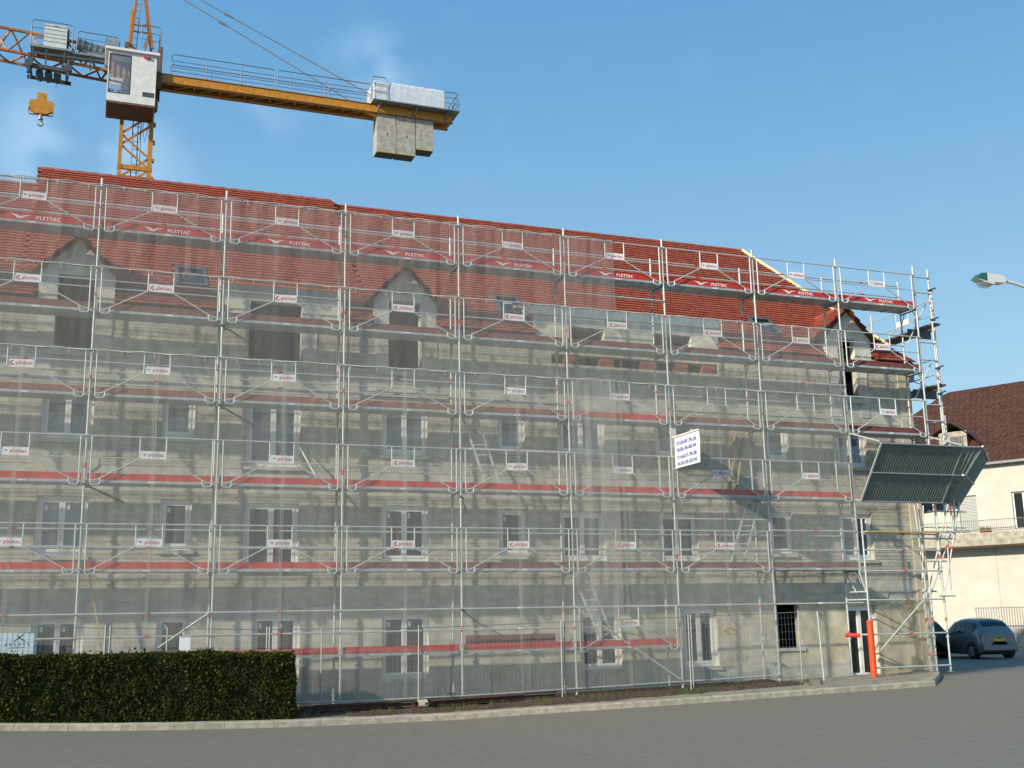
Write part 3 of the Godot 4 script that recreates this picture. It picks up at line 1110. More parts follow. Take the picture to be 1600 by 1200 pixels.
func skylight(b: Node3D, at: Vector3, u: Vector3, v: Vector3) -> void:
	var nrm := u.cross(v)
	var t := Transform3D(Basis(u, v, nrm), at)
	var m := MB.new()
	m.cbox(Vector3(-0.40, -0.48, -0.02), Vector3(0.40, -0.40, 0.10), 0.01, t)
	m.cbox(Vector3(-0.40, 0.38, -0.02), Vector3(0.40, 0.48, 0.11), 0.01, t)
	m.cbox(Vector3(-0.40, -0.40, -0.02), Vector3(-0.31, 0.38, 0.10), 0.01, t)
	m.cbox(Vector3(0.31, -0.40, -0.02), Vector3(0.40, 0.38, 0.10), 0.01, t)
	var s := part("skylight", m.mesh(M.skylight_frame), b)
	m = MB.new()
	m.box(Vector3(-0.31, -0.40, 0.03), Vector3(0.31, 0.38, 0.06), t)
	part("pane", m.mesh(M.car_glass), s)
	m = MB.new()
	m.box(Vector3(-0.16, 0.05, 0.062), Vector3(0.12, 0.17, 0.064), t)
	part("sticker", m.mesh(M.sign_blue), s)

# ---------------------------------------------------------------- scaffolding
var plate_flag: ArrayMesh
var plate_bird: ArrayMesh
var guard_cache := {}

func sign_plates() -> void:
	for flag in [true, false]:
		var m := MB.new()
		m.cbox(Vector3(-0.275, 0.0, -0.004), Vector3(0.275, 0.185, 0.004), 0.008)
		m.cut(M.white_plate)
		if flag:
			m.prism([Vector2(-0.235, 0.035), Vector2(-0.20, 0.095), Vector2(-0.15, 0.15), Vector2(-0.20, 0.15), Vector2(-0.245, 0.10)], 0.0042, 0.0065)
			m.prism([Vector2(-0.215, 0.035), Vector2(-0.145, 0.045), Vector2(-0.15, 0.08), Vector2(-0.19, 0.075)], 0.0042, 0.0065)
			m.text("plettac", 0.36, 0.115, Transform3D(Basis(), Vector3(-0.11, 0.03, 0.0042)), true, 0.002)
			m.cut(M.red_print)
			plate_flag = m.mesh(M.red_print)
		else:
			m.prism([Vector2(-0.245, 0.125), Vector2(-0.20, 0.095), Vector2(-0.185, 0.08), Vector2(-0.165, 0.10), Vector2(-0.13, 0.115), Vector2(-0.185, 0.115)], 0.0042, 0.0065)
			m.cut(M.dark_print)
			m.text("plettac", 0.34, 0.105, Transform3D(Basis(), Vector3(-0.095, 0.035, 0.0042)), true, 0.002)
			plate_bird = m.mesh(M.red_print)

# the bow-shaped guardrail frame of one bay; x runs from pole to pole, y from the deck
func guard_mesh(l: float, mid := false) -> ArrayMesh:
	var key := "%.3f%s" % [l, mid]
	if guard_cache.has(key):
		return guard_cache[key]
	var m := MB.new()
	var r := 0.0195
	var z := 0.045
	m.tube(Vector3(0.03, 1.0, z), Vector3(l - 0.03, 1.0, z), r)
	var c := l / 2
	for s in [-1.0, 1.0]:
		var e := 0.12 if s < 0 else l - 0.12          # upright by the pole
		var q: float = c + s * 0.29                    # upright beside the plate
		m.path([Vector3(e, 1.0, z), Vector3(e, -0.05, z), Vector3(e - s * 0.012, -0.09, z), Vector3(e - s * 0.045, -0.115, z), Vector3(e - s * 0.165, -0.115, z), Vector3(e - s * 0.20, -0.09, z), Vector3(e - s * 0.212, -0.05, z), Vector3(e - s * 0.215, 0.035, z)], r)
		m.path([Vector3(q, 1.0, z), Vector3(q, 0.53, z), Vector3(q + s * 0.012, 0.50, z), Vector3(q + s * 0.04, 0.475, z), Vector3(e - s * 0.16, 0.005, z), Vector3(e - s * 0.08, -0.015, z), Vector3(e, -0.015, z)], r * 0.93)
		m.tube(Vector3(e, 0.50, z), Vector3(q, 0.50, z), r * 0.75)
	if mid:
		m.tube(Vector3(c - 0.29, 0.62, z), Vector3(c + 0.29, 0.62, z), r * 0.75)
		m.tube(Vector3(c - 0.29, 0.50, z), Vector3(c + 0.29, 0.50, z), r * 0.75)
	guard_cache[key] = m.mesh(M.galvanised)
	return guard_cache[key]

func red_board_mesh(l: float, mt: Material, printed: bool) -> ArrayMesh:
	var key := "%.3f%s%s" % [l, mt.resource_name, printed]
	if guard_cache.has(key):
		return guard_cache[key]
	var m := MB.new()
	m.cbox(Vector3(0.06, 0.005, -0.055), Vector3(l - 0.06, 0.155, -0.03), 0.006)
	m.cut(mt)
	if printed:
		var bx := l * 0.34
		m.prism([Vector2(bx, 0.135), Vector2(bx + 0.12, 0.075), Vector2(bx + 0.16, 0.035), Vector2(bx + 0.25, 0.03), Vector2(bx + 0.32, 0.085), Vector2(bx + 0.48, 0.125), Vector2(bx + 0.30, 0.108), Vector2(bx + 0.225, 0.075), Vector2(bx + 0.16, 0.11)], -0.0298, -0.0275)
		m.text("PLETTAC", 0.52, 0.085, Transform3D(Basis(), Vector3(bx + 0.56, 0.035, -0.0298)), true, 0.002)
		m.cut(M.white_print)
	guard_cache[key] = m.mesh(mt)
	return guard_cache[key]

func deck_mesh(l: float) -> ArrayMesh:
	var key := "deck%.3f" % l
	if guard_cache.has(key):
		return guard_cache[key]
	var m := MB.new()
	m.cbox(Vector3(0.025, -0.065, -0.345), Vector3(l - 0.025, -0.004, -0.02), 0.01)
	m.cbox(Vector3(0.025, -0.065, -0.69), Vector3(l - 0.025, -0.004, -0.36), 0.01)
	for k in 5:
		m.box(Vector3(0.1 + (l - 0.25) * k / 4.0, -0.085, -0.67), Vector3(0.14 + (l - 0.25) * k / 4.0, -0.0655, -0.04))
	m.cut(M.deck_steel)
	guard_cache[key] = m.mesh(M.deck_steel)
	return guard_cache[key]

func standard_mesh(y0: float, y1: float) -> ArrayMesh:
	var m := MB.new()
	m.tube(Vector3(0, y0, 0), Vector3(0, y1, 0), 0.0275, 8)
	# wedge sockets and spigot collars, two to a lift
	var y := 0.3
	while y < y1 - 0.1:
		if y > y0:
			m.tube(Vector3(0, y - 0.03, 0), Vector3(0, y + 0.03, 0), 0.033, 8)
			m.box(Vector3(-0.04, y - 0.012, -0.04), Vector3(0.04, y + 0.012, 0.04))
		y += 1.0
	y = 0.82
	while y < y1 - 0.1:
		if y > y0:
			m.tube(Vector3(0, y - 0.02, 0), Vector3(0, y + 0.02, 0), 0.031, 8)
		y += 2.0
	return m.mesh(M.galvanised)

func tape(parent: Node, a: Vector3, b: Vector3, r: float, mt := "tape_red") -> void:
	var m := MB.new()
	m.tube(a, b, r, 8)
	part("tape_mark", m.mesh(M[mt]), parent)

func rail(s: Node3D, a: Vector3, b: Vector3, mark := 0, r := 0.0242, called := "ledger") -> void:
	var m := MB.new()
	m.tube(a, b, r, 7)
	var o := part(called, m.mesh(M.galvanised), s)
	if mark == 1:
		tape(o, a.lerp(b, 0.49), a.lerp(b, 0.53), r + 0.003)
	elif mark == 2:
		tape(o, a.lerp(b, 0.48), a.lerp(b, 0.53), r + 0.003, "white_plate")

func scaffolding() -> void:
	sign_plates()
	var s := thing("facade_scaffolding", "galvanised frame scaffolding with red toe boards along the whole street facade", "scaffolding")
	var nb := XS.size() - 1
	for i in XS.size():
		var x: float = XS[i]
		var g := h(x) + 0.16
		var top: float = 12.55 + [0.0, 0.02, -0.04, 0.0, 0.0, 0.03, 0.0, 0.02, 0.0, 0.0, 0.05][i]
		if i == 9:
			var p8 := part("standard", standard_mesh(3.2, top), s, Vector3(x, 0, 0))
			tape(p8, Vector3(0, 9.75, 0), Vector3(0, 9.85, 0), 0.0295)
			tape(p8, Vector3(0, 7.75, 0), Vector3(0, 7.85, 0), 0.0295)
			part("standard", standard_mesh(g, 4.7), s, Vector3(x + 0.17, 0, 0.02))
			part("standard", standard_mesh(g, 12.2), s, Vector3(x, 0, -0.73))
		else:
			var p := part("standard", standard_mesh(g, top), s, Vector3(x, 0, 0))
			for y in [3.55, 5.55, 7.6, 9.6, 11.62, 1.75]:
				if rng.randf() < 0.75:
					tape(p, Vector3(0, y, 0), Vector3(0, y + rng.randf_range(0.07, 0.13), 0), 0.0295, "tape_red" if rng.randf() < 0.85 else "tape_blue")
			if rng.randf() < 0.5:
				var yb := 9.72 if i % 2 else 11.72
				tape(p, Vector3(0, yb + 0.03, 0), Vector3(0, yb + 0.1, 0), 0.0292, "tape_blue")
			var pi := part("standard", standard_mesh(g, 12.2 if i < 10 else 12.3), s, Vector3(x, 0, -0.73))
			for y in [6.4, 10.6, 8.2, 2.2, 4.3]:
				if rng.randf() < 0.8:
					tape(pi, Vector3(0, y, 0), Vector3(0, y + 0.1, 0), 0.0295)
		# base jack
		for z in [0.0, -0.73]:
			var xb := x + (0.17 if i == 9 and z == 0.0 else 0.0)
			var mb := MB.new()
			mb.box(Vector3(-0.075, 0, -0.075), Vector3(0.075, 0.012, 0.075))
			mb.tube(Vector3(0, 0.012, 0), Vector3(0, 0.12, 0), 0.019, 8)
			mb.tube(Vector3(0, 0.07, 0), Vector3(0, 0.10, 0), 0.04, 6)
			part("base_jack", mb.mesh(M.galvanised_dark), s, Vector3(xb, h(xb) + (0.10 if x < 18.2 else 0.121), z))
		# transoms under the decks and the frame heads
		for k in 6:
			var y: float = LEVELS[k]
			if (k == 5 and i > 7) or (k > 2 and i > 9):
				continue
			var mt := MB.new()
			mt.tube(Vector3(x, y - 0.10, 0.02), Vector3(x, y - 0.10, -0.75), 0.0242, 7)
			if k < 5:
				mt.tube(Vector3(x, y - 0.10, -0.55), Vector3(x, y - 0.45, -0.73), 0.015, 6)
				mt.tube(Vector3(x, y - 0.10, -0.18), Vector3(x, y - 0.45, 0.0), 0.015, 6)
			part("transom", mt.mesh(M.galvanised_dark), s)
	# bays
	for i in nb:
		var x: float = XS[i]
		var l: float = XS[i + 1] - x
		for k in 6:
			var y: float = LEVELS[k]
			if (k == 5 and i > 6) or (k >= 3 and i > 8):
				continue
			var dk := part("deck", deck_mesh(l), s, Vector3(x, y, 0))
			var ms := MB.new()
			var sx := l * rng.randf_range(0.46, 0.55)
			ms.box(Vector3(sx, -0.055, -0.0198), Vector3(sx + 0.16, -0.02, -0.0175))
			part("sticker", ms.mesh(M.white_plate), dk)
			var bm: Material = M.red_board
			if k == 1:
				bm = M.maroon_board
			elif k == 2:
				bm = M.red_board if i == 6 else (M.maroon_board if i > 7 else M.pink_board)
			elif k == 4:
				bm = M.red_board if i <= 3 else M.maroon_board
			part("toe_board", red_board_mesh(l, bm, k == 0), s, Vector3(x, y, 0))
			var framed := k < 4 or (k == 4 and i < 8) or (k == 5 and i == 6)
			if not framed:
				continue
			var bare := (k == 2 and i in [4, 7, 8])
			var gd := part("guardrail", guard_mesh(l, bare), s, Vector3(x, y, 0))
			if not bare:
				var flag := k == 1 or (k == 2 and i == 1) or (k == 3 and i == 4) or (k == 4 and i in [4, 5, 6, 7]) or k == 5
				part("sign_plate", plate_flag if flag else plate_bird, gd, Vector3(l / 2, 0.495, 0.05)).rotation = Vector3(rng.randf_range(-0.06, 0.04), rng.randf_range(-0.05, 0.05), rng.randf_range(-0.02, 0.02))
		# guard tubes along the inner standards and plain ledgers
		rail(s, Vector3(x, 12.15, -0.73), Vector3(XS[i + 1], 12.15, -0.73), 1, 0.0215, "inner_rail")
		rail(s, Vector3(x, 11.78, -0.73), Vector3(XS[i + 1], 11.78, -0.73), 1, 0.0215, "inner_rail")
		if i in [1, 2, 3, 4, 5, 7, 8]:
			rail(s, Vector3(x, 8.18, -0.69), Vector3(XS[i + 1], 8.18, -0.69), 1, 0.0215, "inner_rail")
			if i < 6:
				rail(s, Vector3(x, 7.78, -0.69), Vector3(XS[i + 1], 7.78, -0.69), 1, 0.0215, "inner_rail")
		if i != 9:
			rail(s, Vector3(x, 4.24, -0.69), Vector3(XS[i + 1], 4.24, -0.69), 1, 0.0215, "inner_rail")
			rail(s, Vector3(x, 3.82, -0.69), Vector3(XS[i + 1], 3.82, -0.69), 1, 0.0215, "inner_rail")
		if i in [1, 2, 3, 6, 9]:
			rail(s, Vector3(x, 10.2, -0.70), Vector3(XS[i + 1], 10.2, -0.70), 0, 0.019, "inner_rail")
		if i < 9:
			rail(s, Vector3(x, 2.31, 0.03), Vector3(XS[i + 1], 2.31, 0.03), 1 if i < 4 else 2)
		if i < 6:
			rail(s, Vector3(x, 1.80, 0.03), Vector3(XS[i + 1], 1.80, 0.03), 1 if i < 4 else 2)
		if i < 8:
			rail(s, Vector3(x, h(x) + 0.34, 0.05), Vector3(XS[i + 1], h(XS[i + 1]) + 0.34, 0.05), 0, 0.022)
	# single tubes here and there
	rail(s, Vector3(XS[5], 6.32, 0.03), Vector3(XS[6], 6.32, 0.03), 1)
	rail(s, Vector3(XS[6], 10.72, 0.03), Vector3(XS[7], 10.72, 0.03), 0)
	rail(s, Vector3(XS[7], 4.62, 0.03), Vector3(XS[8], 4.62, 0.03), 1)
	rail(s, Vector3(XS[9], 8.62, 0.03), Vector3(XS[8], 8.62, 0.03), 1)
	# the open last bay and the one beside it below the fan
	for y in [4.33, 3.78]:
		rail(s, Vector3(XS[8], y, 0.03), Vector3(XS[9], y, 0.03), 1)
	for y in [4.26, 3.80, 3.20, 2.38, 1.42]:
		rail(s, Vector3(XS[9] + 0.17, y, 0.03), Vector3(XS[10], y, 0.03), 1)
	rail(s, Vector3(XS[9] + 0.17, 0.5, 0.03), Vector3(XS[10], 0.5, 0.03), 0)
	rail(s, Vector3(XS[9] - 0.0, 1.42, -0.70), Vector3(XS[9] + 0.17, 1.42, 0.03), 0)
	rail(s, Vector3(XS[9], 2.40, -0.73), Vector3(XS[9] + 0.17, 2.40, 0.0), 0)
	rail(s, Vector3(XS[9], 2.62, -0.73), Vector3(XS[9] + 0.17, 2.62, 0.0), 0)
	rail(s, Vector3(XS[9] - 0.02, 3.25, -0.05), Vector3(XS[9] + 0.15, 2.6, 0.0), 0, 0.0242, "brace")
	rail(s, Vector3(XS[9] - 0.02, 3.25, -0.73), Vector3(XS[9] + 0.05, 2.6, -0.3), 0, 0.015, "brace")
	# braces
	rail(s, Vector3(12.08, 2.23, 0.06), Vector3(14.9, 0.42, 0.06), 1, 0.0242, "brace")
	rail(s, Vector3(2.83, 2.3, 0.06), Vector3(1.45, 1.34, 0.06), 0, 0.0242, "brace")
	rail(s, Vector3(12.0, 1.4, -0.4), Vector3(13.4, 0.85, -1.0), 0, 0.010, "brace")
	rail(s, Vector3(23.0, 2.35, 0.06), Vector3(21.35, 0.98, 0.06), 0, 0.0242, "brace")
	# ties from the poles to the facade
	for q in [[0.0, 5.2, 0.9], [2.9, 7.15, 1.0], [8.92, 5.1, 0.5], [2.9, 9.1, 1.1], [11.96, 9.1, 0.4], [8.92, 2.3, 0.7], [14.998, 5.1, 0.5], [20.913, 9.1, 0.5]]:
		var m := MB.new()
		m.tube(Vector3(q[0] - 0.05, q[1], 0.1), Vector3(q[0] + q[2], q[1] - 0.30, WZ + 0.03), 0.0242, 7)
		m.tube(Vector3(q[0] - 0.02, q[1] - 0.02, -0.04), Vector3(q[0] + 0.10, q[1] - 0.04, -0.16), 0.042, 7)
		part("wall_tie", m.mesh(M.dark_steel), s)

func gable_scaffold() -> void:
	var s := thing("gable_scaffolding", "narrow scaffolding with tube stubs returning round the right gable corner", "scaffolding")
	var zs := [-0.73, -3.73, -6.73]
	for q in [[24.38, 0.0, 12.55, 4.3], [25.10, -0.73, 12.2, 4.3], [24.38, -0.73, 12.0, 3.0], [24.38, -3.73, 12.0, 0.4], [25.10, -3.73, 12.1, 0.4], [25.10, -6.73, 12.1, 0.4], [24.38, -6.73, 12.1, 0.4], [24.55, -0.05, 7.9, 4.4]]:
		var p := part("standard", standard_mesh(q[3], q[2]), s, Vector3(q[0], 0, q[1]))
		for y in [5.1, 6.9, 9.0, 11.4]:
			if y > q[3] and y < q[2] - 0.2 and rng.randf() < 0.7:
				tape(p, Vector3(0, y, 0), Vector3(0, y + 0.1, 0), 0.0295)
	for y in [10.84, 8.9, 6.9]:
		for i in 2:
			var m := MB.new()
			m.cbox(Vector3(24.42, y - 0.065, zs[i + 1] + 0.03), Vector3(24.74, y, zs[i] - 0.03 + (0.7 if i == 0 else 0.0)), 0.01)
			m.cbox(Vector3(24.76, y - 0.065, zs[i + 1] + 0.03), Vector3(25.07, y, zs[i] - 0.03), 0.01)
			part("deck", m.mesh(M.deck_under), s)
			m = MB.new()
			m.cbox(Vector3(25.06, y + 0.005, zs[i + 1] + 0.06), Vector3(25.08, y + 0.155, zs[i] - 0.06), 0.004)
			part("toe_board", m.mesh(M.maroon_board), s)
			m = MB.new()
			for yy in [0.5, 1.0]:
				m.tube(Vector3(25.14, y + yy, zs[i]), Vector3(25.14, y + yy, zs[i + 1]), 0.017)
			for zz in [zs[i] - 1.2, zs[i] - 1.8]:
				m.tube(Vector3(25.14, y + 1.0, zz), Vector3(25.14, y + 0.45, zz), 0.016)
			m.tube(Vector3(25.14, y + 0.47, zs[i] - 1.2), Vector3(25.14, y, zs[i] - 0.15), 0.015)
			m.tube(Vector3(25.14, y + 0.47, zs[i] - 1.8), Vector3(25.14, y, zs[i] - 2.85), 0.015)
			var gd := part("guardrail", m.mesh(M.galvanised), s)
			m = MB.new()
			m.box(Vector3(25.136, y + 0.48, zs[i] - 1.78), Vector3(25.144, y + 0.68, zs[i] - 1.22))
			part("sign_plate", m.mesh(M.white_plate), gd)
	# end guardrails between the corner of the facade scaffold and the gable one, with stubs sticking out
	for y in [12.25, 11.75, 10.15, 9.6, 8.2, 7.7, 6.75]:
		rail(s, Vector3(23.78, y, 0.03), Vector3(24.42, y, 0.03), 0, 0.0242, "inner_rail")
		rail(s, Vector3(24.34, y - 0.12, 0.06), Vector3(25.0, y - 0.35, -0.73), 0, 0.02, "inner_rail")
	for y in [11.85, 10.9, 9.35, 8.55, 6.95, 6.55]:
		var m := MB.new()
		m.tube(Vector3(24.3, y, 0.03), Vector3(24.66, y + 0.12, -0.02), 0.0242, 7)
		m.tube(Vector3(24.36, y + 0.0, 0.03), Vector3(24.46, y + 0.02, 0.03), 0.045, 7)
		part("coupler_stub", m.mesh(M.dark_steel), s)
	for y in [10.3, 8.4]:
		rail(s, Vector3(24.38, y + 1.2, -0.2), Vector3(24.0, y, -0.73), 0, 0.02, "brace")
	# thin dark sheets just below the gable decks
	for y in [10.84, 8.9]:
		var m := MB.new()
		m.box(Vector3(24.0, y - 0.36, -0.71), Vector3(24.9, y - 0.07, -0.69))
		part("dark_sheet", m.mesh(M.tarp_dark), s)
	# the lattice bracket that carries the corner below the fan
	for q in [[23.80, 2.45, 0.02, 24.78, 5.25, -0.05], [23.80, 2.45, -0.70, 24.95, 5.25, -0.73], [23.62, 2.45, -0.5, 23.55, 5.2, -0.6], [23.95, 2.5, -0.73, 24.38, 4.3, -0.1], [23.9, 2.5, -0.1, 24.38, 4.4, -0.73], [23.7, 2.9, -0.73, 24.0, 5.2, -0.73], [24.1, 2.6, 0.0, 24.15, 5.2, 0.0]]:
		rail(s, Vector3(q[0], q[1], q[2]), Vector3(q[3], q[4], q[5]), 1, 0.0242, "brace")
	for q in [[23.3, 4.35, 0.02, 25.0], [23.3, 4.48, -0.05, 24.9], [23.4, 4.20, -0.73, 25.1], [23.5, 4.95, 0.03, 24.9], [23.6, 2.47, 0.04, 24.2], [23.6, 2.62, -0.73, 24.2], [23.6, 3.5, -0.4, 24.4]]:
		rail(s, Vector3(q[0], q[1], q[2]), Vector3(q[3], q[1], q[2]), 1 if q[1] > 4.3 else 0, 0.0242, "ledger")
	for q in [[23.62, -0.35], [23.75, -0.73], [23.55, -0.55]]:
		var p := part("standard", standard_mesh(h(24) + 0.13, 2.7), s, Vector3(q[0], 0, q[1]))
		tape(p, Vector3(0, 1.75, 0), Vector3(0, 1.86, 0), 0.0295)
		tape(p, Vector3(0, 0.75, 0), Vector3(0, 0.86, 0), 0.0295)

# ---------------------------------------------------------------- nets
func net(x0: float, x1: float, y0: float, y1: float, label: String, mt := "net", z := 0.085, amp := 0.02, lean := 0.0, seed_ := 1, hems := 3) -> Node3D:
	var f := FastNoiseLite.new()
	f.seed = seed_
	f.frequency = 0.5
	var nx := int(ceil((x1 - x0) / 0.14))
	var ny := int(ceil((y1 - y0) / 0.22))
	var m := MB.new()
	var p := []
	for i in nx + 1:
		var colm := []
		for j in ny + 1:
			var fx := float(i) / nx
			var fy := float(j) / ny
			var x := lerpf(x0, x1, fx) + lean * (1 - fy)
			var sag := 0.0
			if j == ny:
				sag = -0.035 * absf(sin((x - 0.2) * 3.3)) - 0.012 * f.get_noise_2d(x * 9.0, 4.0)
			if j == 0:
				sag = 0.03 * f.get_noise_2d(x * 5.0, 9.0)
			var edge := 0.018 * f.get_noise_2d(fy * 20.0, x0) if i == 0 or i == nx else 0.0
			var zz := z + amp * (f.get_noise_2d(x * 3.0, y0 + fy * (y1 - y0) * 0.35) + 0.5 * f.get_noise_2d(x * 12.0 + fy * 1.5, fy * 0.8))
			colm.append(Vector3(x + edge, lerpf(y0, y1, fy) + sag, zz))
		p.append(colm)
	for i in nx:
		for j in ny:
			m.quad(p[i][j], p[i + 1][j], p[i + 1][j + 1], p[i][j + 1])
			var w := Vector3(0, 0, 0.007)
			m.quad(p[i][j] + w, p[i + 1][j] + w, p[i + 1][j + 1] + w, p[i][j + 1] + w)
	var o := put("debris_net", m.mesh(M[mt]))
	tag(o, label, "debris net", "mesh nets hung on the scaffolding")
	if hems & 1:      # the gathered top edge tied to the guardrail
		for k in 2:
			m = MB.new()
			var q := []
			for i in range(0, nx + 1, 1):
				q.append(p[i][ny] + Vector3(0, 0.012 + 0.012 * f.get_noise_2d(i * 2.1 + k * 40.0, 0.0), 0.014 + 0.006 * k))
			m.path(q, 0.008, 5)
			part("edge_cord", m.mesh(M.cord_white), o)
		m = MB.new()
		var x := x0 + 0.3
		while x < x1:
			m.tube(Vector3(x, y1 - 0.01, z + 0.02), Vector3(x + rng.randf_range(-0.02, 0.02), y1 - rng.randf_range(0.07, 0.14), z + 0.03), 0.004, 4)
			x += rng.randf_range(0.5, 0.8)
		kind(part("tie_ends", m.mesh(M.cord_white), o), "stuff")
	if hems & 2:      # selvedges
		for i in [0, nx]:
			m = MB.new()
			var s := 1.0 if i == 0 else -1.0
			for j in ny:
				var a: Vector3 = p[i][j] + Vector3(0, 0, 0.006)
				var b: Vector3 = p[i][j + 1] + Vector3(0, 0, 0.006)
				var w := Vector3(0.024 * s, 0, 0)
				if s > 0:
					m.quad(a, a + w, b + w, b)
				else:
					m.quad(a + w, a, b, b + w)
			part("selvedge", m.mesh(M.net_hem), o)
	return o

func nets() -> void:
	net(-6.0, 13.42, 10.28, 12.33, "long grey mesh net over the topmost scaffold lift, creased in front of the red roof", "net_red", 0.085, 0.05, 0.0, 5)
	net(-6.0, 20.86, 8.26, 10.30, "grey mesh net along the second lift from the top, reaching to the corner dormer", "net", 0.095, 0.025, 0.0, 6)
	var cuts := [-4.5, -1.5, 1.42, 4.38, 7.40, 10.42, 13.42, 16.45]
	var where := ["at the left edge of the picture, behind the company board", "above the hedge, between the first and second seam", "above the right end of the hedge, left of the third seam", "in front of the tall windows over the hedge end", "over the leaning ladder in the middle of the facade", "beside the doubled net, over the hidden middle windows", "behind the white phone banner"]
	for i in cuts.size() - 1:
		net(cuts[i], cuts[i + 1] + 0.085, h(cuts[i]) + 0.36, 8.30, "grey lower mesh net " + where[i], "net", 0.082 + 0.008 * (i % 2), 0.03, 0.0, 10 + i)
	net(16.45, 20.86, 3.30, 8.30, "grey mesh net right of the banner, ending above the open ground floor", "net", 0.083, 0.03, 0.0, 31)
	net(16.45, 17.98, h(17) + 0.36, 3.31, "short grey mesh net over the pale ground floor window right of the long brace", "net", 0.084, 0.02, 0.0, 32, 2)
	net(11.98, 13.30, 1.6, 8.33, "narrow second mesh net doubled over the fifth bay, its loose edge hanging free", "net", 0.125, 0.05, 0.0, 33)
	# the tan sheet tied across the ground floor bay at the corner
	var o := net(21.45, 23.35, 0.22, 2.36, "tan wrinkled sheet tied across the ground floor bay beside the orange tube", "net_tan", -0.09, 0.12, 0.0, 34, 0)
	o.set_meta("group", "mesh nets hung on the scaffolding")

# ---------------------------------------------------------------- fan
func corrugated(b0: Vector3, b1: Vector3, t0: Vector3, t1: Vector3, n: int) -> ArrayMesh:
	var m := MB.new()
	var nrm := (b1 - b0).cross(t0 - b0).normalized()
	var prof := [0.0, 0.0, 1.0, 1.0]
	for i in n:
		for k in 4:
			var f0 := (i + k / 4.0) / n
			var f1 := (i + (k + 1) / 4.0) / n
			var h0: float = prof[k] * 0.04
			var h1: float = prof[(k + 1) % 4] * 0.04
			m.quad(b0.lerp(b1, f0) + nrm * h0, b0.lerp(b1, f1) + nrm * h1, t0.lerp(t1, f1) + nrm * h1, t0.lerp(t1, f0) + nrm * h0)
	return m.mesh(M.fan_sheet)

func fan() -> void:
	var f := thing("protective_fan", "dark corrugated catch fan sloping out over the pavement at the scaffold corner", "catch fan")
	var b := [Vector3(20.93, 5.2, 0.24), Vector3(23.84, 5.2, 0.24), Vector3(24.15, 5.2, 0.15), Vector3(25.55, 5.2, -1.02), Vector3(25.55, 5.2, -6.5)]
	var t := [Vector3(20.93, 6.72, 1.34), Vector3(23.84, 6.72, 1.34), Vector3(24.45, 6.72, 1.45), Vector3(26.65, 6.72, -0.72), Vector3(26.65, 6.72, -6.5)]
	var n := [16, 2, 6, 18]
	for i in 4:
		var mid_a: Vector3 = b[i].lerp(t[i], 0.5)
		var mid_b: Vector3 = b[i + 1].lerp(t[i + 1], 0.5)
		if i == 0:
			# the straight run: single profiled boards, two tiers
			for k in n[i]:
				var f0: float = (k + 0.02) / n[i]
				var f1: float = (k + 0.98) / n[i]
				for tier in 2:
					var lo0: Vector3 = b[i] if tier == 0 else mid_a
					var lo1: Vector3 = b[i + 1] if tier == 0 else mid_b
					var hi0: Vector3 = mid_a if tier == 0 else t[i]
					var hi1: Vector3 = mid_b if tier == 0 else t[i + 1]
					part("panel", corrugated(lo0.lerp(lo1, f0), lo0.lerp(lo1, f1), hi0.lerp(hi1, f0), hi0.lerp(hi1, f1), 2), f)
		else:
			part("panel", corrugated(b[i], b[i + 1], t[i], t[i + 1], n[i] * 2), f)
		for q in [[b[i], b[i + 1], "rail"], [mid_a, mid_b, "rail"], [t[i], t[i + 1], "rail"]]:
			var m := MB.new()
			m.tube(q[0] + Vector3(0, -0.03, 0.05), q[1] + Vector3(0, -0.03, 0.05), 0.0242, 7)
			part("rail", m.mesh(M.galvanised_dark), f)
		var e := MB.new()
		e.bar(b[i] + Vector3(0, -0.02, 0.04), t[i] + Vector3(0, -0.02, 0.04), 0.05, 0.03)
		part("edge_bar", e.mesh(M.galvanised if i == 0 else M.galvanised_dark), f)
	# arms that carry it back to the poles
	for q in [[Vector3(20.93, 5.25, 0.0), Vector3(20.93, 5.2, 0.24)], [Vector3(23.82, 5.25, 0.0), Vector3(23.84, 5.2, 0.24)], [Vector3(20.91, 7.2, 0.0), Vector3(20.93, 6.75, 1.32)], [Vector3(23.81, 7.2, 0.0), Vector3(23.84, 6.75, 1.32)], [Vector3(24.38, 7.1, 0.0), Vector3(25.9, 6.74, 0.1)]]:
		var m := MB.new()
		m.tube(q[0], q[1], 0.0242, 7)
		part("arm", m.mesh(M.galvanised), f)
	for q in [[0.35, Vector3(24.45, 6.70, 1.47), Vector3(26.65, 6.70, -0.70)], [0.3, Vector3(24.2, 5.93, 0.85), Vector3(26.1, 5.93, -0.85)]]:
		var m := MB.new()
		m.tube(q[1] + Vector3(-0.1, 0.0, 0.1), q[2] + Vector3(0.1, 0, -0.05), 0.03, 7)
		part("rail", m.mesh(M.galvanised), f)

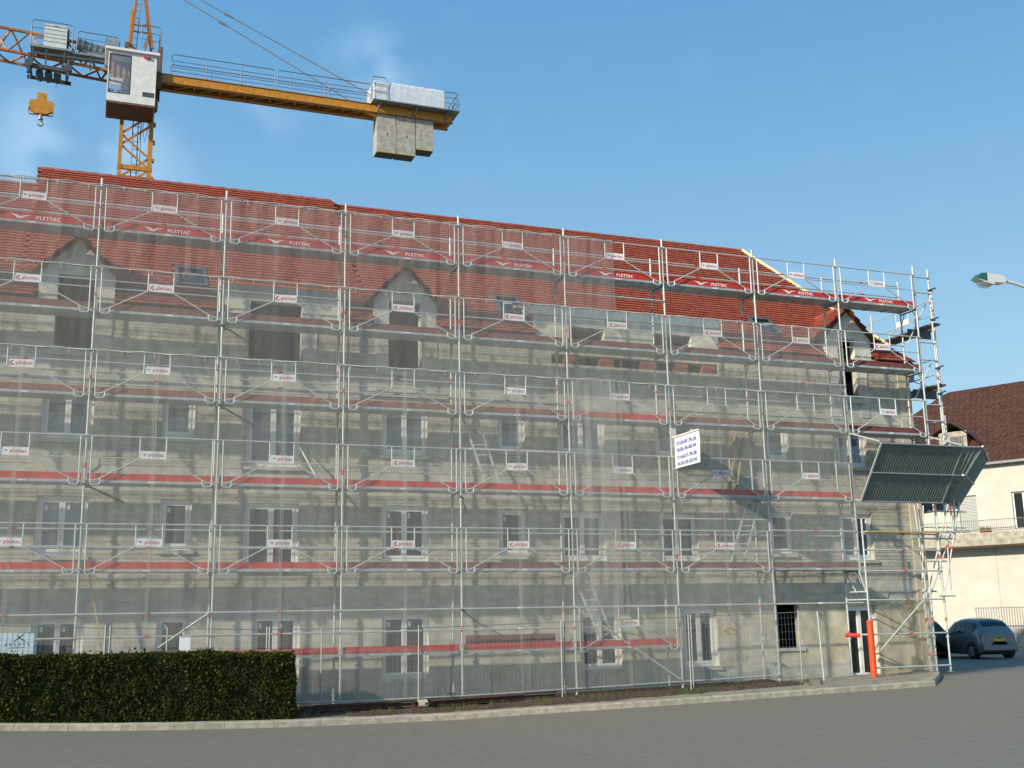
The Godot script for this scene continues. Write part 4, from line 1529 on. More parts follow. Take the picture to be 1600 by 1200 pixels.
# ---------------------------------------------------------------- phone banner
func banner() -> void:
	var b := thing("phone_banner", "white cloth banner with blue phone numbers sticking out from a pole", "banner", Vector3(15.05, 0, 0))
	var y0 := 5.97
	var y1 := 6.83
	var z0 := 0.10
	var z1 := 1.42
	var m := MB.new()
	var nx := 20
	var ny := 12
	var pt := func(i: int, j: int) -> Vector3:
		var fz := float(i) / nx
		var fy := float(j) / ny
		var bow := sin(PI * fy) * 0.035 * (fz - 0.45) * 2.0
		return Vector3(0.02 * sin(fz * 5.0 + fy * 2.0) * sin(PI * fy), lerpf(y0, y1, fy), lerpf(z0, z1, fz) + bow)
	for i in nx:
		for j in ny:
			m.quad(pt.call(i, j), pt.call(i + 1, j), pt.call(i + 1, j + 1), pt.call(i, j + 1))
			var off := Vector3(0.004, 0, 0)
			m.quad(pt.call(i, j + 1) + off, pt.call(i + 1, j + 1) + off, pt.call(i + 1, j) + off, pt.call(i, j) + off)
	part("cloth", m.mesh(M.banner_cloth), b)
	for y in [y1, y0]:
		m = MB.new()
		m.tube(Vector3(-0.02, y, 0.0), Vector3(-0.02, y, z1 + 0.02), 0.024 if y == y1 else 0.012, 8)
		part("rod", m.mesh(M.white_plate), b)
	var lines := ["01.64.07.79.20", "06.86.86.68.94", "01.64.07.79.20", "06.86.86.68.94"]
	for k in 4:
		m = MB.new()
		# letters run along z, slightly slanted
		var t := Transform3D(Basis(Vector3(0, 0.0, 1), Vector3(0, 1, 0.12), Vector3(-1, 0, 0)), Vector3(-0.030, y1 - 0.25 - 0.175 * k - (0.03 if k > 1 else 0.0), z0 + 0.13))
		m.text(lines[k], 1.06, 0.105, t, true, 0.002)
		part("phone_number", m.mesh(M.blue_print), b)

# ---------------------------------------------------------------- things on the site
func ladder(a: Vector3, b: Vector3, label: String) -> void:
	var d := (b - a).normalized()
	var side := Vector3(0.17, 0, 0.06)
	var m := MB.new()
	var o := thing("ladder", label, "ladder", Vector3(), "aluminium ladders between the scaffold lifts")
	for s in [-1.0, 1.0]:
		m = MB.new()
		m.bar(a + side * s, b + side * s, 0.03, 0.06)
		part("stile", m.mesh(M.galvanised), o)
	var n := int((b - a).length() / 0.28)
	for i in n:
		m = MB.new()
		var p := a + d * (0.15 + 0.28 * i)
		m.tube(p - side, p + side, 0.015, 6)
		part("rung", m.mesh(M.galvanised), o)

func single(called: String, m: MB, mt: String, label: String, cat: String, group := "") -> MeshInstance3D:
	var o := put(called, m.mesh(M[mt]))
	tag(o, label, cat, group)
	return o

func site_things() -> void:
	ladder(Vector3(9.97, 5.3, -0.35), Vector3(9.36, 7.26, -0.55), "aluminium ladder leaning on the middle deck left of the small centre window")
	ladder(Vector3(13.12, 1.32, -0.4), Vector3(12.3, 3.28, -0.5), "pale ladder standing behind the doubled net at ground floor")
	ladder(Vector3(17.05, 3.32, -0.35), Vector3(17.85, 5.25, -0.5), "aluminium ladder below the fourth deck right of the phone banner")
	var m := MB.new()
	m.bar(Vector3(6.12, 3.32, -0.80), Vector3(6.2, 10.6, -0.86), 0.075, 0.04)
	single("timber_batten", m, "timber", "long pale timber batten standing upright behind the third pole", "batten")
	m = MB.new()
	m.bar(Vector3(0.62, 1.34, -0.6), Vector3(0.22, 3.22, -0.62), 0.05, 0.03)
	single("timber_batten", m, "timber_yellow", "thin yellow timber slat leaning above the hedge", "batten")
	m = MB.new()
	m.bar(Vector3(17.15, 5.32, -0.75), Vector3(17.65, 7.2, -0.95), 0.20, 0.03)
	single("board", m, "timber", "wide pale board leaning on the facade right of the phone banner", "board")
	m = MB.new()
	m.bar(Vector3(17.38, 5.32, -0.7), Vector3(17.9, 7.2, -0.93), 0.14, 0.03)
	single("board", m, "timber", "second, narrower pale board leaning behind the upper ladder end", "board")
	m = MB.new()
	for k in 60:
		var p := Vector3(16.6 + rng.randfn(0, 0.07), 6.85 + rng.randfn(0, 0.25), -0.85 + rng.randfn(0, 0.05))
		m.tri(p, p + Vector3(rng.randf_range(-0.06, 0.06), rng.randf_range(-0.12, 0.02), 0.02), p + Vector3(rng.randf_range(-0.04, 0.06), rng.randf_range(-0.05, 0.06), 0.0))
	single("climbing_weed", m, "weed", "green plant hanging from the wall right of the banner", "plant")
	# grey plank against the wall at first floor
	m = MB.new()
	m.bar(Vector3(5.5, 5.33, -0.6), Vector3(4.9, 6.5, -0.9), 0.05, 0.04)
	single("timber_batten", m, "galvanised", "short grey prop leaning under the tall second floor window", "prop")
	m = MB.new()
	var fp := []
	for i in 9:
		var ft := i / 8.0
		fp.append([Vector3(21.60 + 0.56 * ft, 8.85 - 0.35 * ft + 0.05 * sin(ft * 9.0), -1.16), Vector3(21.60 + 0.56 * ft, 8.72 - 0.40 * ft + 0.04 * sin(ft * 7.0 + 1.0), -1.13)])
	for i in 8:
		m.quad(fp[i][1], fp[i + 1][1], fp[i + 1][0], fp[i][0])
	single("plastic_strip", m, "sign_blue", "pale blue plastic strip sagging across the dark opening of the corner dormer", "plastic strip")
	# orange tube round the foot of the last pole
	var px: float = XS[9] + 0.17
	m = MB.new()
	var seg := 16
	var g := h(px) + 0.125
	for i in seg:
		var t0 := TAU * i / seg
		var t1 := TAU * (i + 1) / seg
		var n0 := Vector3(cos(t0), 0, sin(t0))
		var n1 := Vector3(cos(t1), 0, sin(t1))
		var c0 := Vector3(px, g, 0.02)
		var c1 := Vector3(px, 1.82, 0.02)
		m.tri_n(c0 + n1 * 0.09, c0 + n0 * 0.09, c1 + n0 * 0.09, n1, n0, n0)
		m.tri_n(c0 + n1 * 0.09, c1 + n0 * 0.09, c1 + n1 * 0.09, n1, n0, n1)
		m.quad(c1 + n1 * 0.09, c1 + n0 * 0.09, c1 + n0 * 0.08, c1 + n1 * 0.08)
		m.tri_n(c0 + n0 * 0.08, c0 + n1 * 0.08, c1 + n1 * 0.08, -n0, -n1, -n1)
		m.tri_n(c0 + n0 * 0.08, c1 + n1 * 0.08, c1 + n0 * 0.08, -n0, -n1, -n0)
	single("pole_sleeve", m, "orange_plastic", "tall orange plastic tube round the foot of the last scaffold pole", "tube")
	m = MB.new()
	m.tube(Vector3(20.52, 1.42, -0.40), Vector3(20.86, 1.40, -0.16), 0.06, 14)
	single("rail_sleeve", m, "tape_red", "short red foam sleeve lying along the rail left of the orange tube", "sleeve")
	# company board over the hedge
	var s := thing("company_board", "pale blue company board lettered AKERYS above the left end of the hedge", "sign", Vector3(-2.05, 1.52, 0.36))
	m = MB.new()
	m.cbox(Vector3(-0.1, -0.02, -0.01), Vector3(1.24, 0.43, 0.01), 0.006)
	part("panel", m.mesh(M.sign_blue), s)
	m = MB.new()
	m.text("AKERYS", 0.50, 0.075, Transform3D(Basis(), Vector3(0.66, 0.145, 0.0104)), false, 0.002, 6)
	m.box(Vector3(0.74, 0.105, 0.0104), Vector3(1.08, 0.118, 0.0122))
	part("lettering", m.mesh(M.dark_steel), s)
	m = MB.new()
	m.prism([Vector2(0.83, 0.24), Vector2(0.855, 0.24), Vector2(1.01, 0.36), Vector2(1.03, 0.405), Vector2(0.94, 0.335)], 0.0104, 0.0126)
	m.prism([Vector2(0.86, 0.41), Vector2(0.93, 0.35), Vector2(0.96, 0.325), Vector2(1.09, 0.24), Vector2(1.06, 0.24), Vector2(0.95, 0.305), Vector2(0.92, 0.34)], 0.0128, 0.0148)
	part("emblem", m.mesh(M.rust), s)
	m = MB.new()
	m.tube(Vector3(0.05, -1.6, -0.03), Vector3(0.05, 0.4, -0.03), 0.02, 7)
	m.tube(Vector3(1.1, -1.6, -0.03), Vector3(1.1, 0.4, -0.03), 0.02, 7)
	part("posts", m.mesh(M.galvanised_dark), s)
	# small notice on the fence
	m = MB.new()
	m.cbox(Vector3(2.17, 1.50, 0.50), Vector3(2.41, 1.80, 0.512), 0.004)
	var nt: Node3D = single("notice", m, "white_plate", "small white notice hanging on the fence above the hedge", "notice")
	m = MB.new()
	m.box(Vector3(2.18, 1.775, 0.5122), Vector3(2.40, 1.79, 0.514))
	part("header", m.mesh(M.dark_print), nt)
	# steel sections lying on the soil
	var beams := [[Vector3(4.75, 0, 1.15), Vector3(7.2, 0, 0.62), "rusty brown steel section lying nearest the kerb beyond the hedge"], [Vector3(5.2, 0, 0.65), Vector3(8.4, 0, 0.25), "rusty brown steel section lying behind the first one"], [Vector3(7.4, 0, 0.85), Vector3(10.3, 0, 0.55), "rusty brown steel section lying right of the concrete fence foot"], [Vector3(8.0, 0, 0.45), Vector3(11.3, 0, 0.2), "rusty brown steel section under the net edge in the middle bay"]]
	for q in beams:
		m = MB.new()
		var a: Vector3 = q[0]
		var c: Vector3 = q[1]
		a.y = h(a.x) + 0.20
		c.y = h(c.x) + 0.20
		var dd := (c - a).normalized()
		var sd := dd.cross(Vector3.UP).normalized()
		var t := Transform3D(Basis(sd, sd.cross(dd) * -1.0 if sd.cross(dd).y < 0 else sd.cross(dd), -dd), a)
		var l := (c - a).length()
		m.prism([Vector2(-0.07, 0), Vector2(0.07, 0), Vector2(0.07, 0.012), Vector2(0.008, 0.012), Vector2(0.008, 0.108), Vector2(0.07, 0.108), Vector2(0.07, 0.12), Vector2(-0.07, 0.12), Vector2(-0.07, 0.108), Vector2(-0.008, 0.108), Vector2(-0.008, 0.012), Vector2(-0.07, 0.012)], -l, 0, t)
		single("steel_beam", m, "rust", q[2], "steel beam", "steel sections lying on the soil")
	# dark tarpaulin crumpled by the net edge
	m = MB.new()
	var f := FastNoiseLite.new()
	f.seed = 21
	f.frequency = 1.8
	var p := []
	for i in 15:
		var row := []
		for j in 9:
			var fx := i / 14.0
			var fz := j / 8.0
			var hump := sin(PI * fx) * sin(PI * fz)
			row.append(Vector3(8.1 + fx * 1.0, h(8.5) + 0.15 + hump * (0.30 + 0.2 * f.get_noise_2d(fx * 3, fz * 3)), -0.2 - fz * 0.5))
		p.append(row)
	for i in 14:
		for j in 8:
			m.quad(p[i][j], p[i + 1][j], p[i + 1][j + 1], p[i][j + 1])
	single("tarpaulin", m, "tarp_dark", "crumpled dark grey tarpaulin lying behind the lower net edge", "tarpaulin")
	m = MB.new()
	m.cbox(Vector3(6.6, h(7) + 0.16, -0.1), Vector3(7.7, h(7) + 0.30, 0.15), 0.02)
	single("timber_beam", m, "timber", "squared timber lying under the net beside the rusty sections", "timber")
	# maroon boards propped on the lowest deck
	m = MB.new()
	m.box(Vector3(9.1, 1.32, -0.25), Vector3(11.5, 1.66, -0.22))
	single("maroon_panel", m, "maroon_board", "long worn maroon panel standing on the lowest deck in the middle bay", "panel")
	# a plank on the first deck above the corner bay
	m = MB.new()
	m.box(Vector3(21.1, 4.30, 0.05), Vector3(23.75, 4.335, 0.20))
	single("plank", m, "timber_yellow", "yellow plank laid along the rails under the catch fan", "plank")
	# coil of yellow hose at the window
	m = MB.new()
	var ring := []
	for i in 19:
		var t := TAU * i / 18.0
		ring.append(Vector3(16.62 + 0.18 * cos(t), 1.62 + 0.06 * sin(t) - 0.05 * cos(t), -0.15 + 0.05 * sin(t)))
	m.path(ring, 0.028, 6)
	single("hose_coil", m, "timber_yellow", "pale yellow webbing coil hanging before the ground floor window", "coil")

func fences() -> void:
	# [x of posts of each panel], all standing on a line just inside the kerb
	var panels := [
		[-2.6, 0.61, 0.5, "mesh site fence panel behind the company board and the hedge's left end"],
		[0.71, 4.08, 0.5, "mesh site fence panel behind the hedge, with a small notice on it"],
		[4.14, 7.66, 0.5, "mesh site fence panel at the hedge end, left of the concrete foot"],
		[7.77, 11.37, 0.45, "mesh site fence panel right of the concrete foot, before the lowest deck"],
		[11.48, 15.02, 0.4, "mesh site fence panel in front of the long slanting brace"],
		[15.15, 18.5, 0.3, "last mesh site fence panel, ending beside the dark ground floor opening"]]
	for q in panels:
		var x0: float = q[0]
		var x1: float = q[1]
		var z: float = q[2]
		var o := thing("site_fence", q[3], "site fence", Vector3(x0, 0, z), "mesh panels of the site fence")
		var ys := [h(x0) + 0.14, h(x1) + 0.14]
		var hh := 1.86
		for k in 2:
			var m := MB.new()
			var x := 0.0 if k == 0 else x1 - x0
			m.tube(Vector3(x, ys[k], 0), Vector3(x + 0.01, ys[k] + hh + 0.06, 0), 0.019, 8)
			part("post", m.mesh(M.post_zinc), o)
		for k in 2:
			var m := MB.new()
			var yy := 0.15 if k == 0 else hh
			m.tube(Vector3(0, ys[0] + yy, 0), Vector3(x1 - x0, ys[1] + yy, 0), 0.010, 6)
			part("rail", m.mesh(M.fence_wire), o)
		if x1 - x0 > 3.0 and x0 > 0 and x0 < 5:
			var m := MB.new()
			var xm := 1.2
			m.tube(Vector3(xm, ys[0], 0), Vector3(xm, ys[0] + hh, 0), 0.017, 8)
			part("post", m.mesh(M.post_zinc), o)
		var m := MB.new()
		var n := int((x1 - x0) / 0.105)
		for i in range(1, n):
			var fx := float(i) / n
			var y0 := lerpf(ys[0], ys[1], fx)
			m.tube(Vector3((x1 - x0) * fx, y0 + 0.15, 0), Vector3((x1 - x0) * fx, y0 + hh, 0), 0.0021, 4, -1, false)
		for y in [0.35, 0.55, 0.75, 0.95, 1.15, 1.35, 1.55, 1.72]:
			m.tube(Vector3(0, ys[0] + y, 0.004), Vector3(x1 - x0, ys[1] + y, 0.004), 0.0023, 4, -1, false)
		kind(part("wire_mesh", m.mesh(M.fence_wire), o), "stuff")
	# concrete foot under the joint
	var m := MB.new()
	m.cbox(Vector3(-0.32, 0, -0.11), Vector3(0.32, 0.14, 0.11), 0.03, Transform3D(Basis(Vector3.UP, 1.35), Vector3(7.72, h(7.7) + 0.21, 0.62)))
	var o: Node3D = single("concrete_block", m, "kerb_concrete", "pale concrete foot under the joint of two fence panels", "fence foot")
	m = MB.new()
	m.box(Vector3(7.70, h(7.7) + 0.25, 0.93), Vector3(7.84, h(7.7) + 0.31, 0.955))
	part("hole", m.mesh(M.rubber), o)
	# end post beside the dark opening
	o = thing("lone_post", "leaning lone fence post on the pavement right of the last fence panel", "fence post", Vector3(19.2, 0, 0.3))
	m = MB.new()
	m.tube(Vector3(0, h(19) + 0.12, 0), Vector3(-0.06, 2.1, 0), 0.021, 8)
	part("post", m.mesh(M.galvanised), o)
	m = MB.new()
	m.box(Vector3(-0.12, h(19) + 0.121, -0.12), Vector3(0.12, h(19) + 0.14, 0.12))
	part("base_plate", m.mesh(M.galvanised_dark), o)

# ---------------------------------------------------------------- hedge
func hedge_top(x: float) -> float:
	return 1.485 - 0.02 * x

func hedge() -> void:
	var o := thing("hedge", "dense clipped dark green hedge between the kerb and the scaffolding", "hedge", Vector3(-6.0, 0, 0))
	var m := MB.new()
	var x0 := 0.0
	var x1 := 10.55
	for i in 22:
		var sx := x0 + (x1 - 0.1 - x0) * i / 22.0
		var sw := (x1 - 0.1 - x0) / 22.0
		var ctop := hedge_top(sx + sw / 2 - 6.0) - 0.06
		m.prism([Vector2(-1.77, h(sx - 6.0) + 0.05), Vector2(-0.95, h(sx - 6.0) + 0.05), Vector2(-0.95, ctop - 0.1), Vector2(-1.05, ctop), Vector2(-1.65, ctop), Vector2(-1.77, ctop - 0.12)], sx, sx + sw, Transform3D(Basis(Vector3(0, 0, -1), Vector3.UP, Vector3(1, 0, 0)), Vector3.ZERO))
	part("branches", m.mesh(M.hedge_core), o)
	var lm := MB.new()
	lm.quad(Vector3(0, 0, -0.017), Vector3(0.022, 0.006, 0.0), Vector3(0, 0, 0.055), Vector3(-0.022, 0.006, 0.0))
	var mm := MultiMesh.new()
	mm.transform_format = MultiMesh.TRANSFORM_3D
	mm.use_colors = true
	mm.mesh = lm.mesh(M.leaf)
	var n := 52000
	mm.instance_count = n
	var f := FastNoiseLite.new()
	f.seed = 5
	f.frequency = 1.6
	for i in n:
		# on the outside of the clipped box, mostly its front and top
		var k := rng.randf()
		var p: Vector3
		if k < 0.62:
			p = Vector3(rng.randf_range(x0, x1), rng.randf_range(0.0, 1.42), 1.83)
		elif k < 0.86:
			p = Vector3(rng.randf_range(x0, x1), 1.42, rng.randf_range(0.9, 1.83))
		elif k < 0.95:
			p = Vector3(x1, rng.randf_range(0.0, 1.42), rng.randf_range(0.9, 1.83))
		else:
			p = Vector3(rng.randf_range(x0, x1), rng.randf_range(0.0, 1.42), 0.9)
		# soften the edges and make tufts and hollows
		var c := Vector3(clampf(p.x, x0 + 0.15, x1 - 0.15), clampf(p.y, 0.0, 1.24), clampf(p.z, 1.08, 1.65))
		var off := p - c
		if off.length() > 0.18:
			p = c + off.normalized() * 0.18
		var bump := f.get_noise_3d(p.x, p.y, p.z * 1.2)
		var out := (p - c).normalized()
		p += out * (bump * 0.09 - absf(rng.randfn(0, 0.045)))
		p.y += 0.06 * f.get_noise_2d(p.x * 0.5, 0.0)
		if p.y > 1.35 and rng.randf() < 0.025:
			p.y += rng.randf_range(0.02, 0.11)
		var bas := Basis.from_euler(Vector3(rng.randf_range(-1.3, 1.3), rng.randf_range(0, TAU), rng.randf_range(-1.0, 1.0)))
		bas = bas.scaled(Vector3.ONE * rng.randf_range(0.6, 1.25))
		var ground := h(p.x - 6.0) + 0.12
		p.y = ground + p.y * (hedge_top(p.x - 6.0) - ground) / 1.42
		mm.set_instance_transform(i, Transform3D(bas, p))
		var t := rng.randf_range(0.6, 1.35)
		var g := Color(0.038 * t, 0.045 * t, 0.009 * t)
		if rng.randf() < 0.10:
			g = Color(0.12, 0.11, 0.025) * rng.randf_range(0.6, 1.1)
		mm.set_instance_color(i, g)
	var mi := MultiMeshInstance3D.new()
	mi.name = "leaves"
	mi.multimesh = mm
	kind(mi, "stuff")
	o.add_child(mi, true)
	o.position.y = 0.0

# ---------------------------------------------------------------- tower crane
func handrail(o: Node3D, a: Vector3, b: Vector3, hgt: float, posts: int, loops := true, mt := "metal_rail", rr := 0.018) -> void:
	var m := MB.new()
	if loops:
		m.path([a, a + Vector3(0, hgt - 0.08, 0), a + Vector3(0, hgt, 0) + (b - a).normalized() * 0.08, b + Vector3(0, hgt, 0) - (b - a).normalized() * 0.08, b + Vector3(0, hgt - 0.08, 0), b], rr)
	else:
		m.tube(a + Vector3(0, hgt, 0), b + Vector3(0, hgt, 0), rr)
	for k in [0.36, 0.68]:
		m.tube(a + Vector3(0, hgt * k, 0), b + Vector3(0, hgt * k, 0), rr * 0.75, 5)
	for i in posts:
		var p := a.lerp(b, (i + 1.0) / (posts + 1))
		m.tube(p, p + Vector3(0, hgt, 0), rr)
	part("handrail", m.mesh(M[mt]), o)

func lattice(o: Node3D, called: String, a: Vector3, b: Vector3, offs: Array, pitch: float, w: float, d: float, mt: String) -> void:
	# chords through a+off..b+off with zigzag bracing on neighbouring faces
	for f in offs:
		var m := MB.new()
		m.bar(a + f, b + f, w, w)
		part(called + "_chord", m.mesh(M[mt]), o)
	var l := (b - a).length()
	var n := int(round(l / pitch))
	for k in offs.size():
		var f0: Vector3 = offs[k]
		var f1: Vector3 = offs[(k + 1) % offs.size()]
		for i in n:
			var m := MB.new()
			var p := a.lerp(b, float(i) / n)
			var q := a.lerp(b, float(i + 1) / n)
			if i % 2 == 0:
				m.bar(p + f0, q + f1, d, d)
			else:
				m.bar(p + f1, q + f0, d, d)
			part(called + "_brace", m.mesh(M[mt]), o)

func crane() -> void:
	var o := thing("tower_crane", "yellow tower crane with white cab and concrete counterweights behind the roof", "crane", Vector3(1.0, 0, -14.0))
	# local: x - 1.0, z + 14
	lattice(o, "mast", Vector3(0, 0, 0), Vector3(0, 20.9, 0), [Vector3(-0.52, 0, 0.52), Vector3(0.52, 0, 0.52), Vector3(0.52, 0, -0.52), Vector3(-0.52, 0, -0.52)], 0.87, 0.13, 0.065, "crane_yellow")
	var m := MB.new()
	for y in [9.0, 12.0, 15.0, 18.3]:
		m = MB.new()
		for s in [-0.52, 0.52]:
			m.bar(Vector3(-0.6, y, s), Vector3(0.6, y, s), 0.12, 0.16)
			m.bar(Vector3(s, y, -0.6), Vector3(s, y, 0.6), 0.12, 0.16)
		part("mast_collar", m.mesh(M.crane_yellow), o)
	m = MB.new()      # ladder and cables inside the mast
	for s in [-0.12, 0.16]:
		m.tube(Vector3(s, 0.5, 0.1), Vector3(s, 20.5, 0.1), 0.02, 5)
	for i in 66:
		m.tube(Vector3(-0.12, 0.6 + 0.3 * i, 0.1), Vector3(0.16, 0.6 + 0.3 * i, 0.1), 0.011, 5)
	part("ladder", m.mesh(M.metal_rail), o)
	m = MB.new()
	m.path([Vector3(0.25, 20.6, 0.3), Vector3(0.22, 19.9, 0.35), Vector3(0.3, 19.4, 0.35), Vector3(0.38, 19.9, 0.3), Vector3(0.4, 20.6, 0.25)], 0.012)
	m.path([Vector3(0.05, 20.5, 0.3), Vector3(0.08, 17.0, 0.3), Vector3(0.03, 10.0, 0.3)], 0.018)
	part("cable", m.mesh(M.rubber), o)
	for i in 12:        # climbing lugs on the right chord
		m = MB.new()
		m.box(Vector3(0.585, 13.0 + 0.7 * i, 0.44), Vector3(0.66, 13.12 + 0.7 * i, 0.60))
		part("lug", m.mesh(M.crane_orange), o)
	# turntable and turret
	m = MB.new()
	m.tube(Vector3(0, 20.9, 0), Vector3(0, 21.25, 0), 0.72, 18)
	m.box(Vector3(-0.62, 21.25, -0.62), Vector3(0.62, 21.5, 0.62))
	part("turntable", m.mesh(M.crane_brown), o)
	lattice(o, "turret", Vector3(0, 21.5, 0), Vector3(0, 23.2, 0), [Vector3(-0.48, 0, 0.48), Vector3(0.70, 0, 0.48), Vector3(0.70, 0, -0.48), Vector3(-0.48, 0, -0.48)], 0.85, 0.16, 0.07, "crane_brown")
	# A-frame
	for s in [-0.32, 0.32]:
		m = MB.new()
		m.bar(Vector3(-0.38, 23.2, s), Vector3(-0.14, 26.6, s * 0.3), 0.075, 0.075)
		m.bar(Vector3(0.42, 23.2, s), Vector3(-0.12, 26.6, s * 0.3), 0.085, 0.085)
		m.bar(Vector3(-0.3, 24.1, s * 0.8), Vector3(0.25, 24.1, s * 0.8), 0.05, 0.05)
		m.bar(Vector3(0.1, 23.2, s), Vector3(0.3, 23.9, s * 0.9), 0.05, 0.05)
		part("apex_leg", m.mesh(M.crane_orange), o)
	m = MB.new()
	m.box(Vector3(-0.25, 26.5, -0.2), Vector3(0.0, 26.9, 0.2))
	part("apex_head", m.mesh(M.crane_orange), o)
	m = MB.new()
	m.bar(Vector3(-0.42, 22.9, 0.1), Vector3(-0.36, 24.85, 0.1), 0.10, 0.10)
	part("mast_post", m.mesh(M.crane_yellow), o)
	m = MB.new()
	for i in 9:
		m.tube(Vector3(-0.36 + 0.01 * i, 23.3 + 0.28 * i, 0.2), Vector3(-0.15 + 0.01 * i, 23.3 + 0.28 * i, 0.2), 0.012, 5)
	for s in [-0.36, -0.15]:
		m.tube(Vector3(s, 23.2, 0.2), Vector3(s + 0.09, 25.7, 0.2), 0.015, 5)
	part("apex_ladder", m.mesh(M.metal_rail), o)
	handrail(o, Vector3(0.0, 23.05, 0.62), Vector3(0.68, 23.0, 0.62), 0.92, 0)
	handrail(o, Vector3(0.68, 23.0, 0.62), Vector3(0.68, 23.0, -0.5), 0.92, 0)
	# cab: walls round a driver's space, wide window in the side we see
	var c0 := Vector3(-1.10, 20.22, 0.45)
	var c1 := Vector3(0.54, 22.14, 1.80)
	m = MB.new()
	var hole := Rect2(-1.06, 20.52, 0.74, 1.50)
	for r in cells(Rect2(c0.x, c0.y, c1.x - c0.x, c1.y - c0.y), [hole]):
		box_rect(m, r, c1.z - 0.05, c1.z)
	for r in cells(Rect2(c0.x, c0.y, c1.x - c0.x, c1.y - c0.y), [Rect2(-1.0, 20.75, 0.55, 0.7)]):
		box_rect(m, r, c0.z, c0.z + 0.05)
	m.box(Vector3(c1.x - 0.05, c0.y, c0.z + 0.051), Vector3(c1.x, c1.y, c1.z - 0.051))
	m.box(Vector3(c0.x, c0.y, c0.z + 0.051), Vector3(c0.x + 0.04, c0.y + 0.30, c1.z - 0.051))
	m.box(Vector3(c0.x, c1.y - 0.12, c0.z + 0.051), Vector3(c0.x + 0.04, c1.y, c1.z - 0.051))
	m.box(Vector3(c0.x + 0.041, c0.y, c0.z + 0.051), Vector3(c1.x - 0.051, c0.y + 0.05, c1.z - 0.051))
	# rounded corners of the window
	for q in [[hole.position.x, hole.position.y, 1.0, 1.0], [hole.end.x, hole.position.y, -1.0, 1.0], [hole.position.x, hole.end.y, 1.0, -1.0], [hole.end.x, hole.end.y, -1.0, -1.0]]:
		var ring := [Vector2(q[0], q[1])]
		for k in 6:
			var t := PI / 2 * k / 5.0
			ring.append(Vector2(q[0] + q[2] * 0.12 * (1 - sin(t)), q[1] + q[3] * 0.12 * (1 - cos(t))))
		if q[2] * q[3] < 0:
			ring.reverse()
		m.prism(ring, c1.z - 0.049, c1.z - 0.001)
	var cab := part("cab", m.mesh(M.crane_white), o)
	m = MB.new()
	m.cbox(Vector3(c0.x - 0.12, c1.y, c0.z - 0.1), Vector3(c1.x + 0.1, c1.y + 0.10, c1.z + 0.10), 0.03)
	m.cbox(Vector3(-0.55, c1.y + 0.10, 0.9), Vector3(-0.35, c1.y + 0.2, 1.2), 0.03)
	m.cbox(Vector3(-0.15, c1.y + 0.10, 0.9), Vector3(0.0, c1.y + 0.18, 1.2), 0.03)
	part("cab_roof", m.mesh(M.crane_white), cab)
	m = MB.new()
	m.prism([Vector2(c0.x + 0.02, 20.14), Vector2(c1.x - 0.02, 20.14), Vector2(c1.x, 20.22), Vector2(c0.x, 20.22)], c0.z, c1.z - 0.003)
	part("cab_floor", m.mesh(M.crane_brown), cab)
	m = MB.new()
	var fr := 0.025
	for r in cells(Rect2(hole.position.x - 0.0, hole.position.y, hole.size.x, hole.size.y), [Rect2(hole.position.x + fr, hole.position.y + fr, hole.size.x - 2 * fr, hole.size.y - 2 * fr)]):
		box_rect(m, r, c1.z - 0.03, c1.z + 0.006)
	part("window_seal", m.mesh(M.rubber), cab)
	m = MB.new()
	m.quad(Vector3(hole.position.x, hole.position.y, c1.z - 0.02), Vector3(hole.end.x, hole.position.y, c1.z - 0.02), Vector3(hole.end.x, hole.end.y, c1.z - 0.02), Vector3(hole.position.x, hole.end.y, c1.z - 0.02))
	part("pane", m.mesh(M.glass), cab)
	m = MB.new()
	m.cbox(Vector3(-0.75, 20.3, 0.9), Vector3(-0.3, 20.85, 1.4), 0.04)
	m.cbox(Vector3(-0.42, 20.85, 0.9), Vector3(-0.3, 21.45, 1.4), 0.04)
	m.box(Vector3(-1.05, 20.3, 1.0), Vector3(-0.85, 20.95, 1.2))
	m.bar(Vector3(-1.06, 21.08, 1.6), Vector3(-0.34, 21.02, 1.6), 0.05, 0.05)
	part("seat", m.mesh(M.tarp_dark), cab)
	m = MB.new()
	for k in 7:
		m.quad(Vector3(-1.0 + 0.1 * k, 21.35, 1.3 + 0.03 * (k % 2)), Vector3(-0.9 + 0.1 * k, 21.33, 1.33 - 0.03 * (k % 2)), Vector3(-0.9 + 0.1 * k, 21.98, 1.33 - 0.03 * (k % 2)), Vector3(-1.0 + 0.1 * k, 21.98, 1.3 + 0.03 * (k % 2)))
	part("sunblind", m.mesh(M.pink_board), cab)
	m = MB.new()
	m.box(Vector3(0.10, 20.52, c1.z + 0.001), Vector3(0.50, 20.70, c1.z + 0.006))
	part("grille", m.mesh(M.dark_steel), cab)
	for k in 2:
		m = MB.new()
		m.tube(Vector3(0.14 + 0.13 * k, 22.02, c1.z), Vector3(0.14 + 0.13 * k, 22.02, c1.z + 0.07), 0.045, 8)
		part("signal_lamp", m.mesh(M.tail_red), cab)
	# jib, rising a little towards its tip, out of the picture on the left
	var ja := Vector3(-0.7, 21.98, 0)
	var jb := Vector3(-22.0, 23.3, 0)
	lattice(o, "jib", ja, jb, [Vector3(0, 0, 0.45), Vector3(0, 1.08, 0), Vector3(0, 0, -0.45)], 0.62, 0.085, 0.05, "crane_orange")
	# service platform on the jib
	m = MB.new()
	m.cbox(Vector3(-3.75, 22.42, -0.1), Vector3(-2.35, 22.50, 0.68), 0.02)
	m.cbox(Vector3(-2.35, 22.38, 0.1), Vector3(-0.7, 22.44, 0.64), 0.02)
	part("platform", m.mesh(M.galvanised_dark), o)
	m = MB.new()
